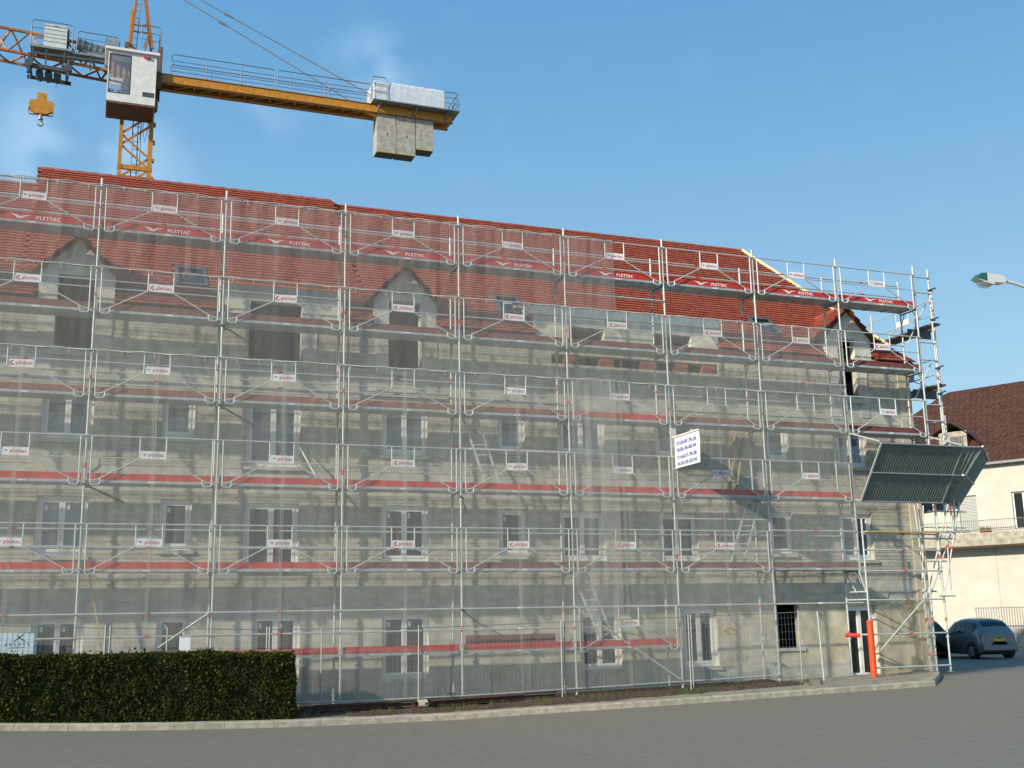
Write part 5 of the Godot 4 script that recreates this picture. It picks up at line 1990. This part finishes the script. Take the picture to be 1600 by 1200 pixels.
	for x in [-3.65, -3.2, -2.6, -1.7, -1.0]:
		m.bar(Vector3(x, 21.85, 0.55), Vector3(x, 22.40, 0.62), 0.07, 0.05)
	m.bar(Vector3(-3.7, 22.2, 0.6), Vector3(-0.8, 22.25, 0.6), 0.05, 0.09)
	part("platform_bracket", m.mesh(M.dark_steel), o)
	handrail(o, Vector3(-3.73, 22.50, 0.68), Vector3(-2.36, 22.50, 0.68), 0.95, 0)
	handrail(o, Vector3(-3.73, 22.50, -0.65), Vector3(-2.36, 22.50, -0.65), 0.95, 0)
	handrail(o, Vector3(-2.2, 22.44, 0.64), Vector3(-0.75, 22.40, 0.64), 0.85, 0)
	m = MB.new()
	m.cbox(Vector3(-3.32, 22.51, 0.05), Vector3(-2.55, 23.42, 0.58), 0.03)
	var kb := part("switch_cabinet", m.mesh(M.cabinet), o)
	m = MB.new()
	m.box(Vector3(-3.02, 23.34, 0.58), Vector3(-2.84, 23.38, 0.584))
	part("label", m.mesh(M.timber_yellow), kb)
	m = MB.new()
	for k in 8:
		m.box(Vector3(-2.548, 22.6 + 0.1 * k, 0.1), Vector3(-2.49, 22.66 + 0.1 * k, 0.5))
	part("cooling_fins", m.mesh(M.dark_steel), kb)
	m = MB.new()
	m.tube(Vector3(-2.2, 22.95, 0.3), Vector3(-1.0, 22.62, 0.3), 0.20, 12)
	for k in 6:
		var p := Vector3(-2.2, 22.95, 0.3).lerp(Vector3(-1.0, 22.62, 0.3), k / 6.0)
		m.tube(p, p + Vector3(0.06, -0.016, 0), 0.24, 12)
	m.box(Vector3(-2.0, 22.45, 0.1), Vector3(-1.1, 22.62, 0.5))
	part("hoist_motor", m.mesh(M.galvanised_dark), o)
	m = MB.new()
	m.box(Vector3(-1.25, 22.9, 0.66), Vector3(-0.8, 23.15, 0.69))
	part("floodlight", m.mesh(M.galvanised_dark), o)
	# trolley
	m = MB.new()
	for z in [-0.5, 0.5]:
		m.bar(Vector3(-3.85, 21.78, z), Vector3(-2.35, 21.72, z), 0.07, 0.13)
	for x in [-3.7, -3.1, -2.5]:
		m.bar(Vector3(x, 21.76, -0.5), Vector3(x, 21.74, 0.5), 0.08, 0.08)
	for x in [-3.75, -2.45]:
		m.box(Vector3(x - 0.05, 21.45, 0.45), Vector3(x + 0.05, 22.2, 0.6))
		m.tube(Vector3(x, 21.8, 0.35), Vector3(x, 21.8, 0.62), 0.14, 10)
	for x in [-3.4, -3.1, -2.8]:
		m.tube(Vector3(x, 21.62, -0.2), Vector3(x, 21.62, 0.3), 0.13, 10)
	part("trolley", m.mesh(M.dark_steel), o)
	# counter-jib of two girders with bracing between
	for s in [-0.31, 0.31]:
		m = MB.new()
		m.cbox(Vector3(0.55, 21.90, s - 0.07), Vector3(12.12, 22.21, s + 0.07), 0.01)
		m.box(Vector3(0.55, 21.885, s - 0.11), Vector3(12.16, 21.90, s + 0.11))
		m.box(Vector3(0.55, 22.21, s - 0.11), Vector3(12.16, 22.225, s + 0.11))
		part("girder", m.mesh(M.crane_yellow), o)
	for i in 9:
		m = MB.new()
		var x := 1.2 + 0.95 * i
		m.bar(Vector3(x, 21.94, -0.24), Vector3(x + 0.7, 21.94, 0.24), 0.06, 0.05)
		m.bar(Vector3(x + 0.8, 21.96, -0.24), Vector3(x + 0.8, 21.96, 0.24), 0.06, 0.05)
		part("girder_brace", m.mesh(M.crane_yellow), o)
	m = MB.new()
	m.box(Vector3(0.8, 22.10, -0.23), Vector3(8.6, 22.13, 0.23))
	part("walkway", m.mesh(M.galvanised_dark), o)
	m = MB.new()
	m.bar(Vector3(0.2, 22.3, 0.0), Vector3(1.1, 22.1, 0.0), 0.25, 0.22)
	m.tube(Vector3(0.62, 22.08, -0.5), Vector3(0.62, 22.08, 0.5), 0.1, 10)
	part("girder_hinge", m.mesh(M.crane_orange), o)
	handrail(o, Vector3(1.12, 22.225, 0.42), Vector3(4.95, 22.225, 0.42), 0.82, 2)
	handrail(o, Vector3(5.05, 22.225, 0.42), Vector3(8.75, 22.225, 0.42), 0.82, 1)
	handrail(o, Vector3(1.12, 22.225, -0.42), Vector3(8.75, 22.225, -0.42), 0.82, 4)
	m = MB.new()
	m.cbox(Vector3(8.75, 22.235, -0.8), Vector3(12.35, 22.28, 0.80), 0.01)
	for x in [9.1, 10.6, 11.9]:
		m.bar(Vector3(x, 22.23, 0.75), Vector3(x - 0.1, 21.95, 0.38), 0.05, 0.05)
		m.bar(Vector3(x, 22.23, -0.75), Vector3(x - 0.1, 21.95, -0.38), 0.05, 0.05)
	part("end_platform", m.mesh(M.galvanised_dark), o)
	handrail(o, Vector3(8.7, 22.28, 0.76), Vector3(9.3, 22.28, 0.76), 0.95, 0)
	handrail(o, Vector3(11.7, 22.28, 0.76), Vector3(12.3, 22.28, 0.76), 0.75, 1)
	handrail(o, Vector3(12.3, 22.28, 0.76), Vector3(12.3, 22.28, -0.76), 0.75, 1)
	handrail(o, Vector3(9.3, 22.28, -0.76), Vector3(12.3, 22.28, -0.76), 0.75, 3)
	# winch wrapped in silvery sheet
	m = MB.new()
	var f := FastNoiseLite.new()
	f.seed = 77
	f.frequency = 1.3
	var prof := [Vector2(0.70, 22.31), Vector2(0.72, 22.65), Vector2(0.70, 23.02), Vector2(0.62, 23.14), Vector2(-0.45, 23.16), Vector2(-0.6, 23.0), Vector2(-0.6, 22.32)]
	var grid := []
	for i in 31:
		var row := []
		for j in prof.size():
			var x := lerpf(8.82, 11.68, i / 30.0)
			var b: Vector2 = prof[j]
			var k := f.get_noise_2d(x * 1.6, j * 1.7) * 0.016
			row.append(Vector3(x + (0.03 * j if i == 30 else 0.0) * (0.5 - j / 6.0), b.y + k, b.x + k * 0.8))
		grid.append(row)
	for i in 30:
		for j in prof.size() - 1:
			m.quad(grid[i][j], grid[i + 1][j], grid[i + 1][j + 1], grid[i][j + 1])
	for e in [0, 30]:
		for j in range(1, prof.size() - 1):
			if e == 0:
				m.tri(grid[e][0], grid[e][j], grid[e][j + 1])
			else:
				m.tri(grid[e][0], grid[e][j + 1], grid[e][j])
	part("winch_cover", m.mesh(M.foil), o)
	# counterweights
	for q in [[9.02, 9.80, 20.27, 21.885], [9.825, 10.60, 20.27, 21.885], [10.63, 11.36, 20.58, 21.885]]:
		m = MB.new()
		m.cbox(Vector3(q[0], q[2] + 0.03, -0.29), Vector3(q[1], q[3], 0.30), 0.02)
		var cw := part("counterweight", m.mesh(M.ballast), o)
		m = MB.new()
		m.box(Vector3(q[0] + 0.004, q[2] - 0.005, -0.288), Vector3(q[1] - 0.004, q[2] + 0.03, 0.303))
		part("painted_edge", m.mesh(M.ballast_paint), cw)
		m = MB.new()
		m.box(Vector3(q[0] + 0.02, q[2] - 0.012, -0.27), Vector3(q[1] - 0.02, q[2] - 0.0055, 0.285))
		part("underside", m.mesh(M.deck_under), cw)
		if q[2] < 20.5:
			m = MB.new()
			m.box(Vector3((q[0] + q[1]) / 2 + 0.02, 21.0, 0.30), Vector3((q[0] + q[1]) / 2 + 0.06, 21.12, 0.303))
			part("lifting_eye", m.mesh(M.rubber), cw)
	# pendant bars from the apex to the counter-jib
	for q in [[Vector3(-0.1, 26.6, 0.12), Vector3(9.0, 22.62, 0.15)], [Vector3(-0.1, 26.45, -0.12), Vector3(8.55, 22.25, -0.2)]]:
		m = MB.new()
		m.tube(q[0], q[1], 0.022, 6)
		var p: Vector3 = q[0].lerp(q[1], 0.35)
		var pd: Vector3 = (q[1] - q[0]).normalized()
		m.tube(p - pd * 0.09, p + pd * 0.09, 0.06, 8)
		m.tube(p + pd * 0.14, p + pd * 0.2, 0.05, 8)
		part("pendant_bar", m.mesh(M.cable_steel), o)
	m = MB.new()
	m.tube(Vector3(-0.14, 26.6, 0), Vector3(-16.0, 23.95, 0), 0.022, 6)
	part("pendant_bar", m.mesh(M.cable_steel), o)
	m = MB.new()
	m.tube(Vector3(-0.5, 22.1, 0.2), Vector3(-14.0, 22.72, 0.2), 0.010, 5)
	m.tube(Vector3(-3.8, 21.78, 0.3), Vector3(-14.0, 22.2, 0.3), 0.010, 5)
	part("trolley_rope", m.mesh(M.cable_steel), o)
	# hook block
	var k := thing("hook_block", "orange crane hook block hanging on ropes below the jib trolley", "hook block", Vector3(-2.27, 20.65, -14.0))
	m = MB.new()
	for s in [-0.06, 0.06]:
		m.prism([Vector2(-0.42, -0.42), Vector2(-0.40, 0.0), Vector2(0.40, 0.0), Vector2(0.42, -0.42), Vector2(0.12, -0.32), Vector2(-0.12, -0.32)] if false else [Vector2(-0.42, -0.36), Vector2(-0.18, -0.50), Vector2(0.18, -0.50), Vector2(0.42, -0.36), Vector2(0.40, 0.0), Vector2(0.16, 0.02), Vector2(0.16, 0.30), Vector2(-0.16, 0.30), Vector2(-0.16, 0.02), Vector2(-0.40, 0.0)], s - 0.015, s + 0.015)
	part("cheek_plate", m.mesh(M.crane_yellow), k)
	for x in [-0.26, 0.26]:
		m = MB.new()
		m.tube(Vector3(x, -0.15, -0.04), Vector3(x, -0.15, 0.04), 0.14, 12)
		part("sheave", m.mesh(M.dark_steel), k)
	m = MB.new()
	m.bar(Vector3(-0.4, -0.53, 0), Vector3(0.4, -0.53, 0), 0.05, 0.03)
	m.bar(Vector3(-0.41, -0.3, 0.08), Vector3(-0.4, -0.53, 0.08), 0.03, 0.03)
	m.bar(Vector3(0.41, -0.3, 0.08), Vector3(0.4, -0.53, 0.08), 0.03, 0.03)
	part("guard_bar", m.mesh(M.crane_orange), k)
	m = MB.new()
	m.tube(Vector3(0, -0.5, 0), Vector3(0, -0.66, 0), 0.06, 8)
	m.tube(Vector3(0, -0.66, 0), Vector3(0, -0.72, 0), 0.09, 8)
	var hook := [Vector3(0, -0.72, 0)]
	for i in 11:
		var t := PI / 2 - i * PI * 1.45 / 10
		hook.append(Vector3(0.085 * cos(t), -0.86 + 0.085 * sin(t), 0))
	m.path(hook, 0.035, 7)
	part("hook", m.mesh(M.cable_steel), k)
	m = MB.new()
	for x in [-0.40, -0.12, 0.12, 0.40]:
		m.tube(Vector3(x, -0.15, 0.0), Vector3(x * 1.15, 1.05, 0.0), 0.008, 5)
	part("hoist_ropes", m.mesh(M.cable_steel), k)

# ---------------------------------------------------------------- the house across the side street
func neighbour_house() -> void:
	var u := Vector3(0.447, 0, 0.894)
	var n := Vector3(-0.894, 0, 0.447)
	var o := thing("house", "cream rendered house with brown tiled roof beyond the side street", "house", Vector3(46, 0.2, -22))
	o.transform.basis = Basis(u, Vector3.UP, n)      # x along the wall towards us, z out of the wall
	var holes := [Rect2(-1.0, 6.1, 1.0, 2.0), Rect2(1.9, 6.1, 1.1, 2.0), Rect2(5.0, 6.1, 1.0, 2.0)]
	var m := MB.new()
	for r in cells(Rect2(-9, -0.4, 17, 10.2), holes):
		box_rect(m, r, -0.3, 0.0)
	m.box(Vector3(-9, -0.4, -10), Vector3(-8.7, 9.8, -0.301))
	m.box(Vector3(7.7, -0.4, -10), Vector3(8.0, 9.8, -0.301))
	m.box(Vector3(-9, -0.4, -10.3), Vector3(8, 9.8, -10.001))
	m.box(Vector3(-8.69, 5.6, -10), Vector3(7.69, 5.8, -0.301))
	m.box(Vector3(-8.69, 9.6, -10), Vector3(7.69, 9.75, -0.301))
	part("wall", m.mesh(M.cream_wall), o)
	# balcony slab, stained at its edge
	m = MB.new()
	m.cbox(Vector3(-9, 5.27, 0.001), Vector3(8, 5.95, 1.0), 0.03)
	var slab := part("balcony", m.mesh(M.slab_concrete), o)
	m = MB.new()
	m.box(Vector3(-9, 5.16, 0.72), Vector3(8, 5.268, 0.97))
	part("slab_lip", m.mesh(M.soil), slab)
	for i in 4:
		m = MB.new()
		var a := -8.9 + 4.2 * i
		m.tube(Vector3(a, 6.62, 0.9), Vector3(a + 4.15, 6.62, 0.9), 0.02, 6)
		m.tube(Vector3(a, 6.05, 0.9), Vector3(a + 4.15, 6.05, 0.9), 0.015, 6)
		for k in 38:
			m.tube(Vector3(a + 0.11 * k, 5.95 if k % 9 == 0 else 6.05, 0.9), Vector3(a + 0.11 * k, 6.62, 0.9), 0.008, 4)
		part("railing", m.mesh(M.metal_rail), slab)
	m = MB.new()
	m.cbox(Vector3(0.3, 5.96, 0.55), Vector3(0.85, 6.12, 0.8), 0.02)
	var pl := part("planter", m.mesh(M.brick_red), slab)
	m = MB.new()
	for k in 80:
		var p := Vector3(rng.randf_range(0.3, 0.85), 6.12, 0.68)
		m.tri(p, p + Vector3(0.03, 0.02, 0), p + Vector3(rng.randf_range(-0.12, 0.12), rng.randf_range(0.05, 0.25), rng.randf_range(-0.1, 0.1)))
	kind(part("plants", m.mesh(M.weed), pl), "stuff")
	# windows
	for k in 3:
		var r: Rect2 = holes[k]
		m = MB.new()
		var t := 0.07
		for c in cells(r, [r.grow(-t)]):
			box_rect(m, c, -0.22, -0.14)
		m.box(Vector3(r.position.x + r.size.x / 2 - 0.04, r.position.y + t, -0.21), Vector3(r.position.x + r.size.x / 2 + 0.04, r.end.y - t, -0.15))
		var w := part("window", m.mesh(M.pvc), o)
		m = MB.new()
		var g := r.grow(-t)
		m.quad(Vector3(g.position.x, g.position.y, -0.18), Vector3(g.end.x, g.position.y, -0.18), Vector3(g.end.x, g.end.y, -0.18), Vector3(g.position.x, g.end.y, -0.18))
		part("pane", m.mesh(M.car_glass if k == 1 else M.glass), w)
		if k != 1:
			m = MB.new()
			for j in 24:
				m.box(Vector3(r.position.x + 0.02, r.position.y + 0.03 + j * 0.08, -0.10), Vector3(r.end.x - 0.02, r.position.y + 0.095 + j * 0.08, -0.075))
			part("shutter", m.mesh(M.shutter), w)
	# hipped roof
	var e := 9.8
	var p0 := Vector3(-9.4, e, 0.35)
	var p1 := Vector3(8.4, e, 0.35)
	var p2 := Vector3(8.4, e, -10.4)
	var p3 := Vector3(-9.4, e, -10.4)
	var r0 := Vector3(-2.9, e + 5.2, -5.0)
	var r1 := Vector3(3.0, e + 5.2, -5.0)
	m = MB.new()
	m.quad(p0, p1, r1, r0)
	m.tri(p1, p2, r1)
	m.quad(p2, p3, r0, r1)
	m.tri(p3, p0, r0)
	var roof_ := part("roof", m.mesh(M.brown_tile), o)
	var mm := MB.new()
	# rows of small flat tiles on the two slopes in view
	for face in [[p0, p1, r0, r1], [p3, p0, r0, r0]]:
		var rows := 46
		for j in rows:
			var f0 := float(j) / rows
			var f1 := float(j + 1) / rows
			var a0: Vector3 = face[0].lerp(face[2], f0)
			var b0: Vector3 = face[1].lerp(face[3], f0)
			var a1: Vector3 = face[0].lerp(face[2], f1)
			var b1: Vector3 = face[1].lerp(face[3], f1)
			var cnt := int((b0 - a0).length() / 0.34)
			if cnt < 1:
				continue
			var nn: Vector3 = (face[1] - face[0]).cross(face[2] - face[0]).normalized()
			for i in cnt:
				var s0 := clampf((i + 0.03 + 0.5 * (j % 2)) / cnt, 0, 1)
				var s1 := clampf((i + 0.97 + 0.5 * (j % 2)) / cnt, 0, 1)
				mm.col = Color(1, 1, 1) * rng.randf_range(0.65, 1.2)
				var q0 := a0.lerp(b0, s0) + nn * 0.055
				var q1 := a0.lerp(b0, s1) + nn * 0.055
				var q2 := a1.lerp(b1, s1) + nn * 0.022
				var q3 := a1.lerp(b1, s0) + nn * 0.022
				mm.quad(q0, q1, q2, q3)
				mm.quad(q0 - nn * 0.035, q1 - nn * 0.035, q1, q0)
	kind(part("tile_courses", mm.mesh(M.brown_tile), roof_), "stuff")
	m = MB.new()
	m.box(Vector3(-9.4, e - 0.14, 0.30), Vector3(8.4, e - 0.005, 0.42))
	part("gutter", m.mesh(M.metal_rail), o)
	# small dormer over the eave
	m = MB.new()
	m.box(Vector3(-2.0, e + 0.5, -1.6), Vector3(-0.4, e + 2.05, -0.62))
	var d := part("dormer", m.mesh(M.slab_concrete), o)
	m = MB.new()
	m.box(Vector3(-1.35, e + 0.75, -0.62), Vector3(-0.6, e + 1.75, -0.60))
	part("pane", m.mesh(M.glass_dim_reflection), d)
	m = MB.new()
	m.quad(Vector3(-2.3, e + 1.95, -0.35), Vector3(-1.2, e + 2.55, -0.35), Vector3(-1.2, e + 2.55, -3.0), Vector3(-2.3, e + 1.95, -3.0))
	m.quad(Vector3(-1.2, e + 2.55, -0.35), Vector3(-0.1, e + 1.75, -0.35), Vector3(-0.1, e + 1.75, -3.0), Vector3(-1.2, e + 2.55, -3.0))
	m.quad(Vector3(-0.1, e + 1.75, -0.35), Vector3(0.4, e + 1.15, -0.3), Vector3(0.4, e + 1.15, -3.0), Vector3(-0.1, e + 1.75, -3.0))
	part("dormer_roof", m.mesh(M.brown_tile), d)
	# vertical joint in the lower wall
	m = MB.new()
	m.box(Vector3(0.72, 0.3, 0.001), Vector3(0.75, 5.15, 0.006))
	part("joint", m.mesh(M.slab_concrete), o)
	# yard wall with bar railing in front
	var w2 := thing("yard_wall", "low grey yard wall topped by a bar railing behind the parked car", "wall", Vector3(44.6, 0.15, -19.9))
	w2.transform.basis = Basis(u, Vector3.UP, n)
	m = MB.new()
	m.cbox(Vector3(-1.1, -0.2, -0.12), Vector3(7, 0.95, 0.12), 0.02)
	part("wall", m.mesh(M.slab_concrete), w2)
	m = MB.new()
	m.bar(Vector3(-1.1, 2.02, 0), Vector3(7, 2.02, 0), 0.05, 0.04)
	m.bar(Vector3(-1.1, 1.05, 0), Vector3(7, 1.05, 0), 0.05, 0.03)
	part("rail", m.mesh(M.metal_rail), w2)
	for k in 62:
		m = MB.new()
		m.bar(Vector3(-1.05 + 0.13 * k, 0.95, 0), Vector3(-1.05 + 0.13 * k, 2.05, 0), 0.028, 0.028)
		part("bar", m.mesh(M.metal_rail), w2)

# ---------------------------------------------------------------- cars
const CAR := [   # x from the tail, bottom, belt, roof edge, half width, half width at the roof
	[0.00, 0.34, 0.80, 0.86, 0.70, 0.60], [0.05, 0.28, 0.88, 0.98, 0.77, 0.61], [0.16, 0.24, 0.95, 1.17, 0.81, 0.59], [0.34, 0.21, 0.98, 1.33, 0.825, 0.57], [0.62, 0.20, 0.97, 1.46, 0.83, 0.58], [1.10, 0.20, 0.95, 1.515, 0.83, 0.59], [1.60, 0.20, 0.93, 1.50, 0.83, 0.59], [2.05, 0.20, 0.92, 1.40, 0.83, 0.58], [2.45, 0.20, 0.92, 1.17, 0.83, 0.59], [2.72, 0.20, 0.91, 0.99, 0.83, 0.64], [3.05, 0.20, 0.86, 0.91, 0.82, 0.64], [3.38, 0.21, 0.76, 0.81, 0.78, 0.60], [3.60, 0.26, 0.62, 0.68, 0.68, 0.50], [3.70, 0.36, 0.50, 0.55, 0.54, 0.42]]

func car_row(x: float) -> Array:
	for i in CAR.size() - 1:
		if x <= CAR[i + 1][0]:
			var f: float = clampf((x - CAR[i][0]) / (CAR[i + 1][0] - CAR[i][0]), 0, 1)
			var r := []
			for k in 6:
				r.append(lerpf(CAR[i][k], CAR[i + 1][k], f))
			return r
	return CAR[-1]

func car_ring(r: Array, s: float) -> Array:      # one side, from sill to roof centre
	var b: float = r[1]
	var belt: float = r[2]
	var top: float = r[3]
	var w: float = r[4]
	var wt: float = r[5]
	return [Vector3(r[0], b, s * w * 0.90), Vector3(r[0], lerpf(b, belt, 0.25), s * w * 0.985), Vector3(r[0], lerpf(b, belt, 0.6), s * w), Vector3(r[0], belt, s * w * 0.955), Vector3(r[0], lerpf(belt, top, 0.5), s * lerpf(w * 0.94, wt, 0.5)), Vector3(r[0], top - 0.02, s * wt), Vector3(r[0], top + 0.02, s * wt * 0.8), Vector3(r[0], top + 0.045, s * wt * 0.4), Vector3(r[0], top + 0.05, 0)]

func car(called: String, label: String, at: Vector3, turn: float, paint: String, detailed: bool) -> void:
	var o := thing(called, label, "car", at)
	o.rotation.y = turn
	var m := MB.new()
	for s in [-1.0, 1.0]:
		var rings := []
		for x in [0.0, 0.03, 0.05, 0.1, 0.16, 0.25, 0.34, 0.48, 0.62, 0.85, 1.1, 1.35, 1.6, 1.85, 2.05, 2.25, 2.45, 2.6, 2.72, 2.9, 3.05, 3.2, 3.38, 3.5, 3.6, 3.66, 3.7]:
			rings.append(car_ring(car_row(x), s))
		var nor := []
		for i in rings.size():
			var row := []
			for j in 9:
				var du: Vector3 = rings[mini(i + 1, rings.size() - 1)][j] - rings[maxi(i - 1, 0)][j]
				var dv: Vector3 = rings[i][mini(j + 1, 8)] - rings[i][maxi(j - 1, 0)]
				var nn: Vector3 = dv.cross(du).normalized() * -s
				if nn.dot(Vector3(0, nn.y * 0.0 + 0.3, rings[i][j].z)) < 0:
					nn = -nn
				row.append(nn)
			nor.append(row)
		for i in rings.size() - 1:
			for j in 8:
				var a: Vector3 = rings[i][j]
				var b: Vector3 = rings[i + 1][j]
				var c: Vector3 = rings[i + 1][j + 1]
				var d: Vector3 = rings[i][j + 1]
				if s > 0:
					m.tri_n(a, b, c, nor[i][j], nor[i + 1][j], nor[i + 1][j + 1])
					m.tri_n(a, c, d, nor[i][j], nor[i + 1][j + 1], nor[i][j + 1])
				else:
					m.tri_n(a, c, b, nor[i][j], nor[i + 1][j + 1], nor[i + 1][j])
					m.tri_n(a, d, c, nor[i][j], nor[i][j + 1], nor[i + 1][j + 1])
		for e in [0, rings.size() - 1]:
			for j in 8:
				var q: Vector3 = Vector3(rings[e][0].x, rings[e][4].y, 0)
				var nn: Vector3 = (rings[e][j] - q).cross(rings[e][j + 1] - q)
				if (nn.x < 0) == (e == 0):
					m.tri(q, rings[e][j], rings[e][j + 1])
				else:
					m.tri(q, rings[e][j + 1], rings[e][j])
	part("body", m.mesh(M[paint]), o)
	m = MB.new()
	m.box(Vector3(0.15, 0.16, -0.72), Vector3(3.5, 0.24, 0.72))
	part("underbody", m.mesh(M.rubber), o)
	# side windows laid on the body's surface
	for s in [-1.0, 1.0]:
		for span in [[0.42, 0.98], [1.06, 1.75], [1.80, 2.38]]:
			m = MB.new()
			var prev := []
			for i in 7:
				var x := lerpf(span[0], span[1], i / 6.0)
				var r := car_row(x)
				var lo: float = r[2] + 0.03
				var hi: float = r[3] - 0.075
				if hi < lo + 0.02:
					hi = lo + 0.02
				var col := []
				for k in 4:
					var y := lerpf(lo, hi, k / 3.0)
					var f: float = (y - r[2]) / (r[3] - r[2])
					var zz := lerpf(r[4] * 0.955, r[5], f) + 0.012
					col.append(Vector3(x, y, s * zz))
				if i > 0:
					for k in 3:
						if s > 0:
							m.quad(prev[k], col[k], col[k + 1], prev[k + 1])
						else:
							m.quad(col[k], prev[k], prev[k + 1], col[k + 1])
				prev = col
			part("side_window", m.mesh(M.car_glass), o)
	# rear window and windscreen
	for span in [[0.19, 0.50], [2.08, 2.62]]:
		m = MB.new()
		var prev := []
		for i in 6:
			var x := lerpf(span[0], span[1], i / 5.0)
			var r := car_row(x)
			var col := []
			for k in 9:
				var f := k / 4.0 - 1.0
				var zz: float = r[5] * 0.88 * f
				col.append(Vector3(x - (0.012 if x < 1 else -0.012), r[3] + 0.058 - 0.03 * f * f, zz))
			if i > 0:
				for k in 8:
					m.quad(prev[k + 1], col[k + 1], col[k], prev[k])
			prev = col
		part("windscreen" if span[0] > 1 else "rear_window", m.mesh(M.car_glass), o)
	for x in [0.62, 3.0]:
		for s in [-1.0, 1.0]:
			m = MB.new()
			m.tube(Vector3(x, 0.29, s * 0.62), Vector3(x, 0.29, s * 0.84), 0.29, 20)
			var w := part("wheel", m.mesh(M.rubber), o)
			m = MB.new()
			m.tube(Vector3(x, 0.29, s * 0.835), Vector3(x, 0.29, s * 0.848), 0.19, 18)
			for k in 6:
				var t := TAU * k / 6
				m.bar(Vector3(x, 0.29, s * 0.852), Vector3(x + 0.18 * cos(t), 0.29 + 0.18 * sin(t), s * 0.852), 0.05, 0.02)
			part("rim", m.mesh(M.alloy), w)
			m = MB.new()
			var ring := []
			for k in 13:
				var t := PI * k / 12.0
				ring.append(Vector3(x + 0.335 * cos(t), 0.29 + 0.335 * sin(t), s * 0.805))
			m.path(ring, 0.035, 6)
			part("wheel_arch", m.mesh(M.rubber), o)
	for s in [-1.0, 1.0]:
		m = MB.new()
		m.prism([Vector2(-0.0, 0.0), Vector2(0.11, 0.0), Vector2(0.13, 0.2), Vector2(0.05, 0.24)], -0.05, 0.05, Transform3D(Basis(Vector3.UP, 0.0), Vector3(0.08, 0.72, s * 0.72)))
		part("tail_light", m.mesh(M.tail_red), o)
		m = MB.new()
		m.cbox(Vector3(2.1, 0.95, s * 0.93 - 0.09), Vector3(2.2, 1.08, s * 0.93 + 0.09), 0.03)
		part("mirror", m.mesh(M[paint]), o)
		m = MB.new()
		m.cbox(Vector3(1.0, 0.82, s * 0.832 - 0.012), Vector3(1.18, 0.86, s * 0.832 + 0.012), 0.008)
		part("handle", m.mesh(M[paint]), o)
	if detailed:
		m = MB.new()
		m.cbox(Vector3(-0.05, 0.28, -0.72), Vector3(0.12, 0.54, 0.72), 0.06)
		part("bumper", m.mesh(M[paint]), o)
		m = MB.new()
		m.box(Vector3(-0.012, 0.66, -0.26), Vector3(0.05, 0.77, 0.26))
		part("number_plate", m.mesh(M.plate_yellow), o)

func cars() -> void:
	# tail towards us, nose up the side street
	car("parked_car", "rounded blue-grey hatchback with yellow rear plate parked up the side street", Vector3(33.35, 0.20, -8.05), deg_to_rad(90 - 10), "car_paint", true)
	car("parked_car", "dark car mostly hidden behind the corner scaffold and its poles", Vector3(31.75, 0.20, -9.9), deg_to_rad(80), "dark_paint", false)

func street_lamp() -> void:
	var o := thing("street_lamp", "white and green street lamp head on a curved arm against the sky", "street lamp", Vector3(23.68, 0.09, 5.0))
	var m := MB.new()
	m.tube(Vector3(0.9, 0, 0), Vector3(0.9, 8.7, 0), 0.085, 12, 0.06)
	m.tube(Vector3(0.9, 0, 0), Vector3(0.9, 0.9, 0), 0.12, 12, 0.11)
	part("pole", m.mesh(M.lamp_white), o)
	m = MB.new()
	var arm := []
	for i in 11:
		var t := i / 10.0
		var a := t * PI / 2
		arm.append(Vector3(-1.35 + 2.25 * sin(a) , 8.7 + 1.72 * cos(a) , 0))
	arm.push_front(Vector3(-1.55, 10.42, 0))
	m.path(arm, 0.042, 8)
	part("arm", m.mesh(M.lamp_white), o)
	# head
	m = MB.new()
	m.prism([Vector2(-1.95, 10.32), Vector2(-1.38, 10.33), Vector2(-1.33, 10.45), Vector2(-1.42, 10.53), Vector2(-1.95, 10.55)], -0.13, 0.13)
	part("housing", m.mesh(M.lamp_white), o)
	m = MB.new()
	m.prism([Vector2(-2.28, 10.40), Vector2(-1.955, 10.34), Vector2(-1.955, 10.555), Vector2(-2.12, 10.54)], -0.125, 0.125)
	part("hood", m.mesh(M.lamp_green), o)
	m = MB.new()
	m.prism([Vector2(-2.30, 10.385), Vector2(-2.05, 10.30), Vector2(-1.75, 10.26), Vector2(-1.72, 10.318), Vector2(-1.955, 10.318)], -0.128, 0.128)
	part("rim", m.mesh(M.lamp_white), o)
	m = MB.new()
	var rings := []
	for i in 6:
		var t := i / 5.0 * PI / 2
		var r := []
		for k in 13:
			var a := TAU * k / 12
			r.append(Vector3(-1.98 + 0.25 * cos(t) * cos(a), 10.30 - 0.14 * sin(t), 0.11 * cos(t) * sin(a)))
		rings.append(r)
	for i in 5:
		for k in 12:
			m.quad(rings[i][k], rings[i][k + 1], rings[i + 1][k + 1], rings[i + 1][k])
	part("glass_bowl", m.mesh(M.glass), o)
